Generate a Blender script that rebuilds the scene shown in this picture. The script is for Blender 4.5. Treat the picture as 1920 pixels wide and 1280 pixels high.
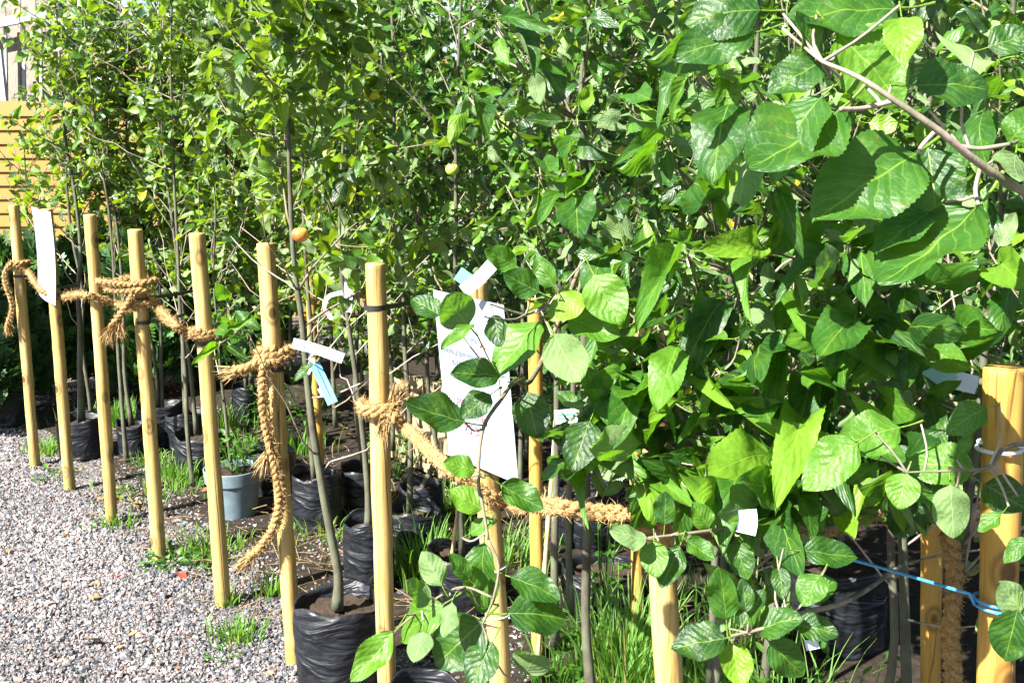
import bpy, math, random
import numpy as np
from mathutils import Vector, Matrix

# ------------------------------------------------------------------ camera, light, exposure
for o in list(bpy.data.objects):
    bpy.data.objects.remove(o)
scene = bpy.context.scene
COL = scene.collection
F = 2000.0 / 1920.0                       # focal length in picture widths
PITCH = math.atan(381 / 2000.0)
CAM = np.array([0.0, 0.0, 1.5])
cam_data = bpy.data.cameras.new('camera')
cam_data.sensor_width = 36.0
cam_data.lens = 36.0 * F
cam_data.clip_start = 0.05
cam_data.clip_end = 400.0
cam_data.dof.use_dof = False
cam = bpy.data.objects.new('camera', cam_data)
COL.objects.link(cam)
cam.location = CAM
cam.rotation_euler = (math.pi / 2 - PITCH, 0, 0)
scene.camera = cam

SUN_AZ = math.radians(-130.0)              # clockwise from the view direction (+Y): from the left, a little behind
SUN_EL = math.radians(42.0)
TO_SUN = np.array([math.sin(SUN_AZ) * math.cos(SUN_EL), math.cos(SUN_AZ) * math.cos(SUN_EL), math.sin(SUN_EL)])
world = bpy.data.worlds.new('World')
scene.world = world
world.use_nodes = True
wn = world.node_tree
sky = wn.nodes.new('ShaderNodeTexSky')
sky.sky_type = 'NISHITA'
sky.sun_disc = False
sky.sun_elevation = SUN_EL
sky.sun_rotation = SUN_AZ
wn.links.new(sky.outputs[0], wn.nodes['Background'].inputs[0])
wn.nodes['Background'].inputs[1].default_value = 0.05
sun_data = bpy.data.lights.new('sun', 'SUN')
sun_data.energy = 5.0
sun_data.angle = math.radians(0.5)
sun_data.color = (1.0, 0.96, 0.88)
sun = bpy.data.objects.new('sun', sun_data)
COL.objects.link(sun)
sun.rotation_euler = Vector(TO_SUN).to_track_quat('Z', 'Y').to_euler()

vs = scene.view_settings
vs.view_transform = 'Standard'
vs.look = 'None'
vs.gamma = 1.0
vs.use_curve_mapping = False
vs.exposure = 2.5
cy = scene.cycles
cy.max_bounces = 5
cy.diffuse_bounces = 2
cy.adaptive_threshold = 0.03
cy.glossy_bounces = 2
cy.transmission_bounces = 4
cy.transparent_max_bounces = 6
cy.use_denoising = True
cy.sample_clamp_indirect = 6.0

rng = np.random.default_rng(11)
random.seed(11)
U = rng.uniform

# ------------------------------------------------------------------ geometry helpers
CP, SP = math.cos(PITCH), math.sin(PITCH)
def ray(px, py):
    dx, dy = (px - 960) / 2000.0, (640 - py) / 2000.0
    return np.array([dx, CP + dy * SP, -SP + dy * CP])
def at(px, py, d):
    return CAM + d * ray(px, py)
def ground(px, py, z=0.0):
    r = ray(px, py)
    return CAM + r * ((z - CAM[2]) / r[2])
def at_y(px, py, y):
    r = ray(px, py)
    return CAM + r * (y / r[1])
def project(P):
    q = np.asarray(P) - CAM
    d = q[..., 1] * CP - q[..., 2] * SP
    up = q[..., 1] * SP + q[..., 2] * CP
    dd = np.where(np.abs(d) < 1e-4, 1e-4, d)
    return 960 + 2000 * q[..., 0] / dd, 640 - 2000 * up / dd, d
def nrm(v):
    v = np.asarray(v, float)
    return v / (np.linalg.norm(v) + 1e-12)
def rodr(v, k, a):
    k = nrm(k)
    return v * math.cos(a) + np.cross(k, v) * math.sin(a) + k * np.dot(k, v) * (1 - math.cos(a))

def np_mesh(name, V, Fc, mat, uv=None, tint=None, smooth=True):
    """Mesh from arrays; Fc an (n,k) array or list of (n,k) arrays."""
    V = np.ascontiguousarray(V, dtype=np.float32)
    Fl = Fc if isinstance(Fc, list) else [Fc]
    Fl = [np.asarray(f, dtype=np.int32) for f in Fl if len(f)]
    me = bpy.data.meshes.new(name)
    loops = np.concatenate([f.ravel() for f in Fl])
    counts = np.concatenate([np.full(len(f), f.shape[1], np.int32) for f in Fl])
    starts = np.concatenate([[0], np.cumsum(counts)[:-1]]).astype(np.int32)
    me.vertices.add(len(V)); me.vertices.foreach_set('co', V.ravel())
    me.loops.add(len(loops)); me.loops.foreach_set('vertex_index', loops)
    me.polygons.add(len(counts)); me.polygons.foreach_set('loop_start', starts)
    me.polygons.foreach_set('use_smooth', np.full(len(counts), smooth))
    if uv is not None:
        l = me.uv_layers.new(name='UVMap')
        l.data.foreach_set('uv', np.asarray(uv, np.float32)[loops].ravel())
    if tint is not None:
        a = me.attributes.new('tint', 'FLOAT', 'POINT')
        a.data.foreach_set('value', np.asarray(tint, np.float32))
    me.update(calc_edges=True)
    if mat is not None:
        me.materials.append(mat)
    return me

def link(name, me, parent=None, loc=None, label=None, cat=None, group=None, kind=None):
    o = bpy.data.objects.new(name, me)
    COL.objects.link(o)
    if loc is not None:
        o.location = loc
    if parent is not None:
        o.parent = parent
    tag(o, label, cat, group, kind)
    return o
def tag(o, label=None, cat=None, group=None, kind=None):
    if label: o['label'] = label
    if cat: o['category'] = cat
    if group: o['group'] = group
    if kind: o['kind'] = kind
    return o
def thing(name, loc, label, cat, group=None):
    return link(name, None, None, Vector(loc), label, cat, group)

class Geo:
    """Collects vertices and faces (tris and quads) of one mesh."""
    def __init__(s):
        s.v, s.f3, s.f4, s.t, s.n = [], [], [], [], 0
    def add(s, V, F4=None, F3=None, t=0.0):
        V = np.asarray(V, float)
        s.v.append(V)
        if F4 is not None and len(F4): s.f4.append(np.asarray(F4) + s.n)
        if F3 is not None and len(F3): s.f3.append(np.asarray(F3) + s.n)
        s.t.append(np.full(len(V), t) if np.isscalar(t) else np.asarray(t))
        s.n += len(V)
        return s
    def mesh(s, name, mat, origin=None, smooth=True, tint=True):
        V = np.concatenate(s.v)
        if origin is not None: V = V - np.asarray(origin)
        fl = []
        if s.f4: fl.append(np.concatenate(s.f4))
        if s.f3: fl.append(np.concatenate(s.f3))
        return np_mesh(name, V, fl, mat, tint=np.concatenate(s.t) if tint else None, smooth=smooth)

def frames(P):
    P = np.asarray(P, float)
    T = np.gradient(P, axis=0)
    T /= np.linalg.norm(T, axis=1)[:, None] + 1e-12
    n = np.cross(T[0], [0.13, 0.31, 0.94]); n = nrm(n) if np.linalg.norm(n) > 1e-3 else np.array([1.0, 0, 0])
    N = []
    for t in T:
        n = nrm(n - t * np.dot(n, t)); N.append(n)
    N = np.array(N)
    return T, N, np.cross(T, N)
def tube(P, R, k=8, cap=True, rough=0.0):
    P = np.asarray(P, float); m = len(P)
    R = np.broadcast_to(np.asarray(R, float), (m,))
    T, N, B = frames(P)
    a = np.linspace(0, 2 * math.pi, k, endpoint=False)
    ring = np.cos(a)[None, :, None] * N[:, None] + np.sin(a)[None, :, None] * B[:, None]
    rr = R[:, None, None] * (1 + rough * U(-1, 1, (m, k, 1)))
    V = (P[:, None] + ring * rr).reshape(-1, 3)
    i, j = np.meshgrid(np.arange(m - 1), np.arange(k), indexing='ij')
    j2 = (j + 1) % k
    F4 = np.stack([i * k + j, i * k + j2, (i + 1) * k + j2, (i + 1) * k + j], -1).reshape(-1, 4)
    F3 = []
    if cap:
        V = np.vstack([V, P[0], P[-1]])
        for q in range(k):
            F3.append([m * k, (q + 1) % k, q]); F3.append([m * k + 1, (m - 1) * k + q, (m - 1) * k + (q + 1) % k])
    return V, F4, np.array(F3, int).reshape(-1, 3)
def smooth_path(P, n=40):
    """Catmull-Rom through the points."""
    P = np.asarray(P, float)
    if len(P) < 3:
        return P[0] + (P[-1] - P[0]) * np.linspace(0, 1, n)[:, None]
    Q = np.vstack([2 * P[0] - P[1], P, 2 * P[-1] - P[-2]])
    seg = len(P) - 1
    out = []
    for u in np.linspace(0, seg - 1e-6, n):
        i = int(u); t = u - i
        a, b, c, d = Q[i], Q[i + 1], Q[i + 2], Q[i + 3]
        out.append(0.5 * (2 * b + (c - a) * t + (2 * a - 5 * b + 4 * c - d) * t * t + (3 * b - a - 3 * c + d) * t ** 3))
    return np.array(out)
def box(c, s, rot=None):
    """Bevel-less box vertices/faces: centre c, half sizes s, optional 3x3 axes (rows)."""
    q = np.array([[x, y, z] for x in (-1, 1) for y in (-1, 1) for z in (-1, 1)], float) * np.asarray(s)
    if rot is not None: q = q @ np.asarray(rot)
    f = [[0, 1, 3, 2], [4, 6, 7, 5], [0, 4, 5, 1], [2, 3, 7, 6], [0, 2, 6, 4], [1, 5, 7, 3]]
    return q + np.asarray(c), np.array(f)

# ------------------------------------------------------------------ materials
class NT:
    def __init__(s, name):
        s.m = bpy.data.materials.new(name); s.m.use_nodes = True
        s.t = s.m.node_tree; s.b = s.t.nodes['Principled BSDF']; s.out = s.t.nodes['Material Output']
    def n(s, typ, **kw):
        nd = s.t.nodes.new('ShaderNode' + typ)
        for k, v in kw.items():
            if k.startswith('i_'): nd.inputs[int(k[2:])].default_value = v
            else: setattr(nd, k, v)
        return nd
    def l(s, a, b): s.t.links.new(a, b); return s
    def math(s, op, a, b=None, c=None, clamp=False):
        nd = s.n('Math', operation=op, use_clamp=clamp)
        for i, x in enumerate((a, b, c)):
            if x is None: continue
            if isinstance(x, (int, float)): nd.inputs[i].default_value = x
            else: s.l(x, nd.inputs[i])
        return nd.outputs[0]
    def mix(s, f, a, b, blend='MIX'):
        nd = s.n('Mix', data_type='RGBA', blend_type=blend)
        for i, x in ((0, f), (6, a), (7, b)):
            if isinstance(x, (int, float)): nd.inputs[i].default_value = x
            elif isinstance(x, tuple): nd.inputs[i].default_value = (*x, 1)[:4]
            else: s.l(x, nd.inputs[i])
        return nd.outputs[2]
    def ramp(s, f, stops):
        nd = s.n('ValToRGB'); e = nd.color_ramp.elements
        while len(e) < len(stops): e.new(0.5)
        for k, (p, c) in enumerate(stops):
            e[k].position = p; e[k].color = (*c, 1)
        s.l(f, nd.inputs[0]); return nd.outputs[0]
    def noise(s, scale, vec=None, detail=4, rough=0.6, dist=0.0):
        nd = s.n('TexNoise'); nd.inputs['Scale'].default_value = scale; nd.inputs['Detail'].default_value = detail
        nd.inputs['Roughness'].default_value = rough; nd.inputs['Distortion'].default_value = dist
        if vec is not None: s.l(vec, nd.inputs['Vector'])
        return nd.outputs[0]
    def obj(s, scale=None):
        v = s.n('TexCoord').outputs['Object']
        if scale is None: return v
        mp = s.n('Mapping'); mp.inputs['Scale'].default_value = scale; s.l(v, mp.inputs[0]); return mp.outputs[0]
    def rnd(s): return s.n('ObjectInfo').outputs['Random']
    def tint(s):
        a = s.n('Attribute'); a.attribute_name = 'tint'; return a.outputs['Fac']
    def bump(s, h, strength=0.4, dist=0.002):
        b = s.n('Bump'); b.inputs['Strength'].default_value = strength; b.inputs['Distance'].default_value = dist
        s.l(h, b.inputs['Height']); s.l(b.outputs[0], s.b.inputs['Normal']); return b.outputs[0]
    def set(s, color=None, rough=None, spec=None):
        if color is not None:
            if isinstance(color, tuple): s.b.inputs['Base Color'].default_value = (*color, 1)
            else: s.l(color, s.b.inputs['Base Color'])
        if rough is not None:
            if isinstance(rough, (int, float)): s.b.inputs['Roughness'].default_value = rough
            else: s.l(rough, s.b.inputs['Roughness'])
        if spec is not None: s.b.inputs['Specular IOR Level'].default_value = spec
        return s

def leaf_material(name, ramp_top, under, trans_col, trans=0.38, rough=0.40, veins=True, spec=0.5, own=True, vein_amt=0.42):
    m = NT(name)
    val = m.math('FRACT', m.math('ADD', m.tint(), m.rnd())) if own else m.tint()
    top = m.ramp(val, ramp_top)
    uv = m.n('UVMap'); sep = m.n('SeparateXYZ'); m.l(uv.outputs[0], sep.inputs[0])
    u, v = sep.outputs[0], sep.outputs[1]
    av = m.math('ABSOLUTE', m.math('SUBTRACT', v, 0.5))            # 0 at midrib, 0.5 at margin
    # blotches on each blade
    nz = m.noise(9.0, m.obj(), 3, 0.6)
    if veins:
        mid = m.math('SUBTRACT', 1.0, m.math('MULTIPLY', av, 48.0), clamp=True)
        warp = m.math('MULTIPLY', m.math('SUBTRACT', m.noise(4.0, m.obj(), 2), 0.5), 1.6)
        lat = m.math('FRACT', m.math('ADD', warp, m.math('SUBTRACT', m.math('MULTIPLY', u, 7.0), m.math('MULTIPLY', av, 5.0))))
        lat = m.math('ABSOLUTE', m.math('SUBTRACT', lat, 0.5))       # 0.5 at the vein, 0 between
        latl = m.math('MULTIPLY', m.math('SUBTRACT', lat, 0.42), 12.0, clamp=True)
        fade = m.math('SUBTRACT', 1.0, m.math('MULTIPLY', av, 1.7), clamp=True)
        vein = m.math('MAXIMUM', mid, m.math('MULTIPLY', m.math('MULTIPLY', latl, fade), 0.6))
        top = m.mix(m.math('MULTIPLY', vein, vein_amt), top, (0.20, 0.31, 0.045))
        quilt = m.math('MULTIPLY', lat, -1.0)
        h = m.math('SUBTRACT', m.math('MULTIPLY', quilt, 0.8), m.math('MULTIPLY', mid, 0.6))
        h = m.math('ADD', h, m.math('MULTIPLY', m.noise(13.0, m.obj(), 3, 0.55), 0.9))
        nrm_out = m.bump(h, 0.22, 0.011)
    else:
        nrm_out = None
    if veins:
        sp = m.noise(17.0, m.obj(), 2, 0.4); rim = m.math('MULTIPLY', m.math('SUBTRACT', av, 0.40), 5.0, clamp=True)
        blot = m.math('MULTIPLY', m.math('SUBTRACT', m.math('ADD', sp, m.math('MULTIPLY', rim, 0.10)), 0.70), 14.0, clamp=True)
        top = m.mix(m.math('MULTIPLY', m.math('SUBTRACT', m.noise(2.6, m.obj(), 2), 0.45), 1.6, clamp=True), top, (0.075, 0.165, 0.010))
        top = m.mix(m.math('MULTIPLY', blot, 0.8), top, (0.16, 0.085, 0.02))
    top = m.mix(0.5, top, m.ramp(nz, [(0.3, (0.72, 0.75, 0.7)), (0.7, (1.25, 1.25, 1.1))]), 'MULTIPLY')
    geo = m.n('NewGeometry')
    und = m.mix(0.38, under, top)
    if veins:
        und = m.mix(m.math('MULTIPLY', m.math('ADD', m.math('MULTIPLY', lat, 1.1), m.math('MULTIPLY', nz, 0.5)), 0.8, clamp=True), und, tuple(x_ * 0.55 for x_ in under))
        und = m.mix(m.math('MULTIPLY', vein, 0.6), und, tuple(min(1, x_ * 1.5) for x_ in under))
    col = m.mix(geo.outputs['Backfacing'], top, und)
    m.set(col, m.math('ADD', rough, m.math('MULTIPLY', geo.outputs['Backfacing'], 0.3)), spec)
    tr = m.n('BsdfTranslucent')
    m.l(m.mix(0.35, trans_col, m.mix(1.0, top, (2.2, 2.2, 1.0), 'MULTIPLY')), tr.inputs[0])
    if nrm_out is not None: m.l(nrm_out, tr.inputs['Normal'])
    mx = m.n('MixShader'); mx.inputs[0].default_value = trans
    m.l(m.b.outputs[0], mx.inputs[1]); m.l(tr.outputs[0], mx.inputs[2]); m.l(mx.outputs[0], m.out.inputs[0])
    return m.m

M = {}
GREENS = [(0.0, (0.004, 0.024, 0.006)), (0.3, (0.010, 0.048, 0.007)), (0.55, (0.026, 0.088, 0.009)), (0.8, (0.065, 0.155, 0.012)), (0.985, (0.12, 0.22, 0.014)), (1.0, (0.34, 0.26, 0.015))]
M['leaf'] = leaf_material('apple_leaf', GREENS, (0.165, 0.245, 0.10), (0.17, 0.33, 0.008), trans=0.27)
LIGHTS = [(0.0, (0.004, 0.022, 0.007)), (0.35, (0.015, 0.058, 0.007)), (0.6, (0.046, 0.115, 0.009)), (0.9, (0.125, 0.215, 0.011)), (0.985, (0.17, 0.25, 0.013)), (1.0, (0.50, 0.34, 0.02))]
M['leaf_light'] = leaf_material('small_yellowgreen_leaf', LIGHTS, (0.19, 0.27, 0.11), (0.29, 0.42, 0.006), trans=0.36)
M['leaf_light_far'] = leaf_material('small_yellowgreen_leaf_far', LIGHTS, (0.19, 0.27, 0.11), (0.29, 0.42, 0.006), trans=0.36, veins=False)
M['leaf_hero'] = leaf_material('apple_leaf_close', GREENS, (0.16, 0.24, 0.10), (0.15, 0.36, 0.008), trans=0.36, own=False, rough=0.46, vein_amt=0.6, spec=0.35)
M['leaf_far'] = leaf_material('small_leaf', GREENS, (0.165, 0.245, 0.10), (0.17, 0.33, 0.008), trans=0.27, veins=False)
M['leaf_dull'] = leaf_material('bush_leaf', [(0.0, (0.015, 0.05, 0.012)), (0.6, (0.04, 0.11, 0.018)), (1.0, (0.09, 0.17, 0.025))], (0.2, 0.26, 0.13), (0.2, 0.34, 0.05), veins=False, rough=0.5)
M['weed'] = leaf_material('weed_leaf', [(0.0, (0.018, 0.07, 0.008)), (1.0, (0.065, 0.16, 0.016))], (0.14, 0.25, 0.08), (0.2, 0.45, 0.03), veins=False, rough=0.5)
M['thuja'] = leaf_material('conifer_spray', [(0.0, (0.012, 0.045, 0.012)), (0.6, (0.025, 0.085, 0.018)), (1.0, (0.06, 0.14, 0.02))], (0.05, 0.1, 0.04), (0.06, 0.15, 0.02), trans=0.15, rough=0.55, veins=False)
M['grass'] = leaf_material('grass_blade', [(0.0, (0.02, 0.07, 0.008)), (0.8, (0.075, 0.17, 0.016)), (1.0, (0.22, 0.19, 0.07))], (0.1, 0.22, 0.04), (0.25, 0.5, 0.03), rough=0.45, veins=False)

def mat_wood(name, c0, c1, c2, moss=True, streak=26.0):
    m = NT(name)
    oi = m.n('ObjectInfo'); tc = m.n('TexCoord')
    add = m.n('VectorMath', operation='ADD'); m.l(tc.outputs['Object'], add.inputs[0])
    mul = m.n('VectorMath', operation='SCALE'); m.l(oi.outputs['Location'], mul.inputs[0]); mul.inputs[3].default_value = 3.0
    m.l(mul.outputs[0], add.inputs[1])
    mp = m.n('Mapping'); mp.inputs['Scale'].default_value = (1, 1, 0.045); m.l(add.outputs[0], mp.inputs[0])
    gr = m.noise(streak * 3, mp.outputs[0], 5, 0.65, 0.6)
    mp2 = m.n('Mapping'); mp2.inputs['Scale'].default_value = (1, 1, 0.3); m.l(add.outputs[0], mp2.inputs[0])
    bl = m.noise(9.0, mp2.outputs[0], 3, 0.6)
    col = m.ramp(gr, [(0.30, c2), (0.42, c1), (0.58, c0)])
    col = m.mix(m.math('MULTIPLY', m.ramp(bl, [(0.42, (0, 0, 0)), (0.7, (1, 1, 1))]), 0.5), col, c1)
    # knots
    vo = m.n('TexVoronoi'); vo.inputs['Scale'].default_value = 10.0
    mp3 = m.n('Mapping'); mp3.inputs['Scale'].default_value = (1, 1, 0.75); m.l(add.outputs[0], mp3.inputs[0]); m.l(mp3.outputs[0], vo.inputs[0])
    kn = m.ramp(vo.outputs['Distance'], [(0.11, (1, 1, 1)), (0.17, (0.2, 0.2, 0.2)), (0.22, (0.7, 0.7, 0.7)), (0.30, (0, 0, 0))])
    col = m.mix(m.math('MULTIPLY', kn, 0.9), col, (c2[0] * 0.35, c2[1] * 0.3, c2[2] * 0.25))
    # drying cracks
    mp4 = m.n('Mapping'); mp4.inputs['Scale'].default_value = (1, 1, 0.02); m.l(add.outputs[0], mp4.inputs[0])
    ck = m.math('ABSOLUTE', m.math('SUBTRACT', m.noise(17.0, mp4.outputs[0], 2, 0.5), 0.5))
    ck = m.math('SUBTRACT', 1.0, m.math('MULTIPLY', ck, 95.0), clamp=True)
    ck = m.math('MULTIPLY', ck, m.ramp(m.noise(3.0, add.outputs[0], 1), [(0.42, (0, 0, 0)), (0.52, (1, 1, 1))]))
    col = m.mix(m.math('MULTIPLY', ck, 0.85), col, (0.07, 0.04, 0.014))
    wx = m.ramp(m.noise(5.0, mp2.outputs[0], 5, 0.7), [(0.56, (0, 0, 0)), (0.72, (1, 1, 1))])
    col = m.mix(m.math('MULTIPLY', wx, 0.45), col, (c1[0] * 0.5, c1[1] * 0.52, c1[2] * 0.7))
    fl = m.ramp(m.noise(70.0, add.outputs[0], 3, 0.6), [(0.68, (0, 0, 0)), (0.74, (1, 1, 1))])
    col = m.mix(m.math('MULTIPLY', fl, 0.6), col, (0.10, 0.06, 0.025))
    if moss:
        sep = m.n('SeparateXYZ'); m.l(tc.outputs['Object'], sep.inputs[0])
        hz = m.math('ADD', sep.outputs[2], m.math('MULTIPLY', m.math('SUBTRACT', m.noise(25.0, tc.outputs['Object'], 3), 0.5), 0.16))
        ms = m.math('SUBTRACT', 1.0, m.math('MULTIPLY', hz, 14.0), clamp=True)
        col = m.mix(m.math('MULTIPLY', ms, 0.85), col, (0.09, 0.15, 0.015))
        dz = m.math('SUBTRACT', 1.0, m.math('MULTIPLY', hz, 3.2), clamp=True)
        col = m.mix(m.math('MULTIPLY', dz, 0.35), col, (0.25, 0.16, 0.07))
    m.set(col, 0.6, 0.35)
    m.bump(m.math('SUBTRACT', gr, m.math('MULTIPLY', ck, 1.5)), 0.35, 0.002)
    return m.m
M['stake'] = mat_wood('stake_wood', (0.41, 0.295, 0.12), (0.31, 0.205, 0.058), (0.09, 0.048, 0.012))
M['stake_old'] = mat_wood('stake_wood_orange', (0.38, 0.235, 0.055), (0.31, 0.17, 0.028), (0.12, 0.05, 0.008))
M['pale_wood'] = mat_wood('pale_plank', (0.30, 0.245, 0.15), (0.25, 0.19, 0.11), (0.15, 0.10, 0.055), moss=False)
M['grey_wood'] = mat_wood('weathered_plank', (0.17, 0.14, 0.11), (0.12, 0.095, 0.07), (0.07, 0.05, 0.035), moss=False)

def mat_bark(name, c0, c1):
    m = NT(name); n = m.noise(60, m.obj((1, 1, 0.35)), 5, 0.7)
    n2 = m.noise(9, m.obj(), 3)
    col = m.mix(m.ramp(n2, [(0.4, (0, 0, 0)), (0.65, (1, 1, 1))]), m.ramp(n, [(0.3, c0), (0.7, c1)]), (0.08, 0.09, 0.055))
    m.set(col, 0.7, 0.3); m.bump(n, 0.5, 0.003); return m.m
M['bark'] = mat_bark('young_bark', (0.025, 0.021, 0.016), (0.085, 0.072, 0.052))
M['twig'] = mat_bark('twig_bark', (0.07, 0.05, 0.033), (0.21, 0.165, 0.105))
M['pale_twig'] = mat_bark('pale_shoot', (0.20, 0.145, 0.115), (0.40, 0.31, 0.26))
M['cane'] = mat_wood('bamboo_cane', (0.55, 0.40, 0.20), (0.45, 0.30, 0.14), (0.32, 0.20, 0.09), moss=False)

def mat_rope():
    m = NT('coir_rope')
    n = m.noise(220, m.obj(), 4, 0.7); n2 = m.noise(14, m.obj(), 3)
    c = m.ramp(n, [(0.25, (0.06, 0.03, 0.010)), (0.5, (0.25, 0.15, 0.055)), (0.75, (0.45, 0.31, 0.145))])
    c = m.mix(m.math('MULTIPLY', n2, 0.45), c, (0.30, 0.17, 0.06))
    c = m.mix(m.math('MULTIPLY', m.tint(), 0.6), c, (0.44, 0.31, 0.15))
    m.set(c, 0.75, 0.2); m.bump(n, 0.8, 0.004); return m.m
M['rope'] = mat_rope()
def simple(name, col, rough=0.5, spec=0.5, nscale=None, amt=0.2, bump=0.0):
    m = NT(name)
    if nscale:
        n = m.noise(nscale, m.obj(), 4)
        c = m.mix(amt, col, m.ramp(n, [(0.3, tuple(x * 0.4 for x in col)), (0.7, tuple(min(1, x * 1.5) for x in col))]))
        m.set(c, rough, spec)
        if bump: m.bump(n, bump, 0.004)
    else: m.set(col, rough, spec)
    return m.m
M['tie'] = simple('black_rubber', (0.012, 0.012, 0.013), 0.45)
M['paper'] = simple('white_paper', (0.25, 0.285, 0.36), 0.35, 0.3, 6, 0.04)
M['tag_white'] = simple('tag_plastic', (0.42, 0.46, 0.51), 0.4, 0.5, 30, 0.15)
M['tag_blue'] = simple('tag_blue_plastic', (0.06, 0.24, 0.42), 0.4, 0.5, 30, 0.2)
M['tag_green'] = simple('tag_green_plastic', (0.10, 0.42, 0.22), 0.4)
M['tag_teal'] = simple('tag_teal_plastic', (0.19, 0.38, 0.35), 0.4, 0.5, 30, 0.2)
M['ink_grey'] = simple('faded_ink_grey', (0.085, 0.105, 0.12), 0.6)
M['ink_pink'] = simple('faded_ink_pink', (0.32, 0.12, 0.19), 0.6)
M['ink_orange'] = simple('faded_ink_orange', (0.42, 0.18, 0.09), 0.6)
M['ink_dark'] = simple('dark_ink', (0.05, 0.07, 0.12), 0.6)
M['string'] = simple('blue_polypropylene', (0.04, 0.22, 0.45), 0.4, 0.5, 300, 0.3)
M['soil'] = simple('dark_soil', (0.035, 0.025, 0.018), 0.95, 0.1, 45, 0.8, 1.0)
M['earth'] = simple('bed_soil', (0.022, 0.017, 0.013), 0.95, 0.1, 30, 0.85, 1.0)
M['yellow_paint'] = simple('yellow_paint', (0.21, 0.11, 0.009), 0.55, 0.4, 12, 0.12)
M['white_paint'] = simple('white_paint', (0.24, 0.25, 0.27), 0.5, 0.4, 15, 0.2)
M['roof'] = simple('grey_roof_felt', (0.24, 0.235, 0.26), 0.8, 0.3, 18, 0.35)
M['dead_leaf'] = simple('dry_leaf', (0.26, 0.13, 0.05), 0.7, 0.3, 40, 0.5)
M['red_leaf'] = simple('red_leaf', (0.38, 0.05, 0.035), 0.6, 0.3, 40, 0.4)
M['straw'] = simple('dry_stalk', (0.16, 0.115, 0.055), 0.8, 0.2, 40, 0.4)
M['block'] = simple('pink_brick', (0.42, 0.26, 0.18), 0.85, 0.2, 40, 0.4, 0.5)

def mat_bag():
    m = NT('black_polythene')
    n = m.noise(4.5, m.obj((1, 1, 3.2)), 3, 0.5, 1.6); n2 = m.noise(45, m.obj(), 4)
    dust = m.ramp(m.noise(7, m.obj(), 5, 0.7), [(0.55, (0.006, 0.007, 0.010)), (0.9, (0.035, 0.035, 0.036))])
    m.set(dust, m.ramp(n2, [(0.3, (0.34, 0.34, 0.34)), (0.75, (0.62, 0.62, 0.62))]), 0.32)
    m.bump(n, 0.65, 0.04); return m.m
M['bag'] = mat_bag()
def mat_pot():
    m = NT('grey_pot_plastic'); n = m.noise(20, m.obj(), 4); 
    m.set(m.ramp(n, [(0.35, (0.09, 0.13, 0.155)), (0.7, (0.14, 0.185, 0.21))]), 0.45, 0.5); return m.m
M['pot'] = mat_pot()
def mat_apple():
    m = NT('apple_skin'); n = m.noise(14, m.obj(), 3)
    sep = m.n('SeparateXYZ'); m.l(m.obj(), sep.inputs[0])
    f = m.math('ADD', m.math('MULTIPLY', sep.outputs[0], -14.0), m.math('MULTIPLY', n, 1.0))
    m.set(m.ramp(f, [(0.25, (0.50, 0.30, 0.05)), (0.55, (0.46, 0.17, 0.035)), (0.9, (0.36, 0.045, 0.018))]), 0.3, 0.5); return m.m
M['apple'] = mat_apple()
M['apple_green'] = simple('green_apple_skin', (0.30, 0.42, 0.06), 0.3, 0.5, 20, 0.2)
def mat_ground():
    m = NT('gravel_ground')
    v = m.obj()
    vo = m.n('TexVoronoi'); vo.inputs['Scale'].default_value = 90; m.l(v, vo.inputs[0])
    sep = m.n('SeparateColor'); m.l(vo.outputs['Color'], sep.inputs[0])
    c = m.ramp(sep.outputs[0], [(0.0, (0.03, 0.028, 0.027)), (0.4, (0.085, 0.08, 0.08)), (0.8, (0.15, 0.135, 0.13)), (1.0, (0.22, 0.2, 0.19))])
    n = m.noise(2.2, v, 4)
    c = m.mix(m.ramp(n, [(0.45, (0, 0, 0)), (0.62, (1, 1, 1))]), c, (0.055, 0.045, 0.035))
    m.set(c, 0.9, 0.2); m.bump(vo.outputs['Distance'], 0.8, 0.01); return m.m
M['ground'] = mat_ground()
def mat_stone():
    m = NT('gravel_stone')
    c = m.ramp(m.tint(), [(0.0, (0.022, 0.025, 0.030)), (0.25, (0.065, 0.070, 0.082)), (0.5, (0.118, 0.112, 0.118)), (0.66, (0.195, 0.135, 0.115)), (0.78, (0.165, 0.16, 0.165)), (0.92, (0.25, 0.243, 0.25)), (1.0, (0.38, 0.385, 0.40))])
    n = m.noise(180, m.obj(), 2)
    m.set(m.mix(0.35, c, m.ramp(n, [(0.3, (0.6, 0.6, 0.6)), (0.7, (1.9, 1.85, 1.8))]), 'MULTIPLY'), 0.75, 0.35); return m.m
M['stone'] = mat_stone()

# ------------------------------------------------------------------ the row of stakes (real positions on the ground)
ROW0 = np.array([-2.219, 4.77, 0.0])
RD = nrm([0.643, -0.766, 0.0])            # along the row, towards the camera
RN = np.array([0.766, 0.643, 0.0])         # across the row, into the trees
def row(s, d, z=0.0):
    return ROW0 + RD * s + RN * d + np.array([0, 0, z])
STAKES = [((27, 384), (67, 873)), ((89, 392), (132, 918)), ((167, 402), (211, 980)), ((257, 430), (300, 1050)), ((367, 437), (418, 1135)),
          ((502, 456), (553, 1240)), ((702, 493), (731, 1402)), ((893, 528), (957, 1530)), ((1214, 578), (1288, 1790)), ((1877, 690), (1843, 2215))]

# ------------------------------------------------------------------ ground and gravel
gx = np.linspace(-60, 60, 2); 
me = np_mesh('ground', [[-150, -60, 0], [150, -60, 0], [150, 240, 0], [-150, 240, 0]], np.array([[0, 1, 2, 3]]), M['ground'], smooth=False)
link('ground', me, kind='structure')

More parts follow.
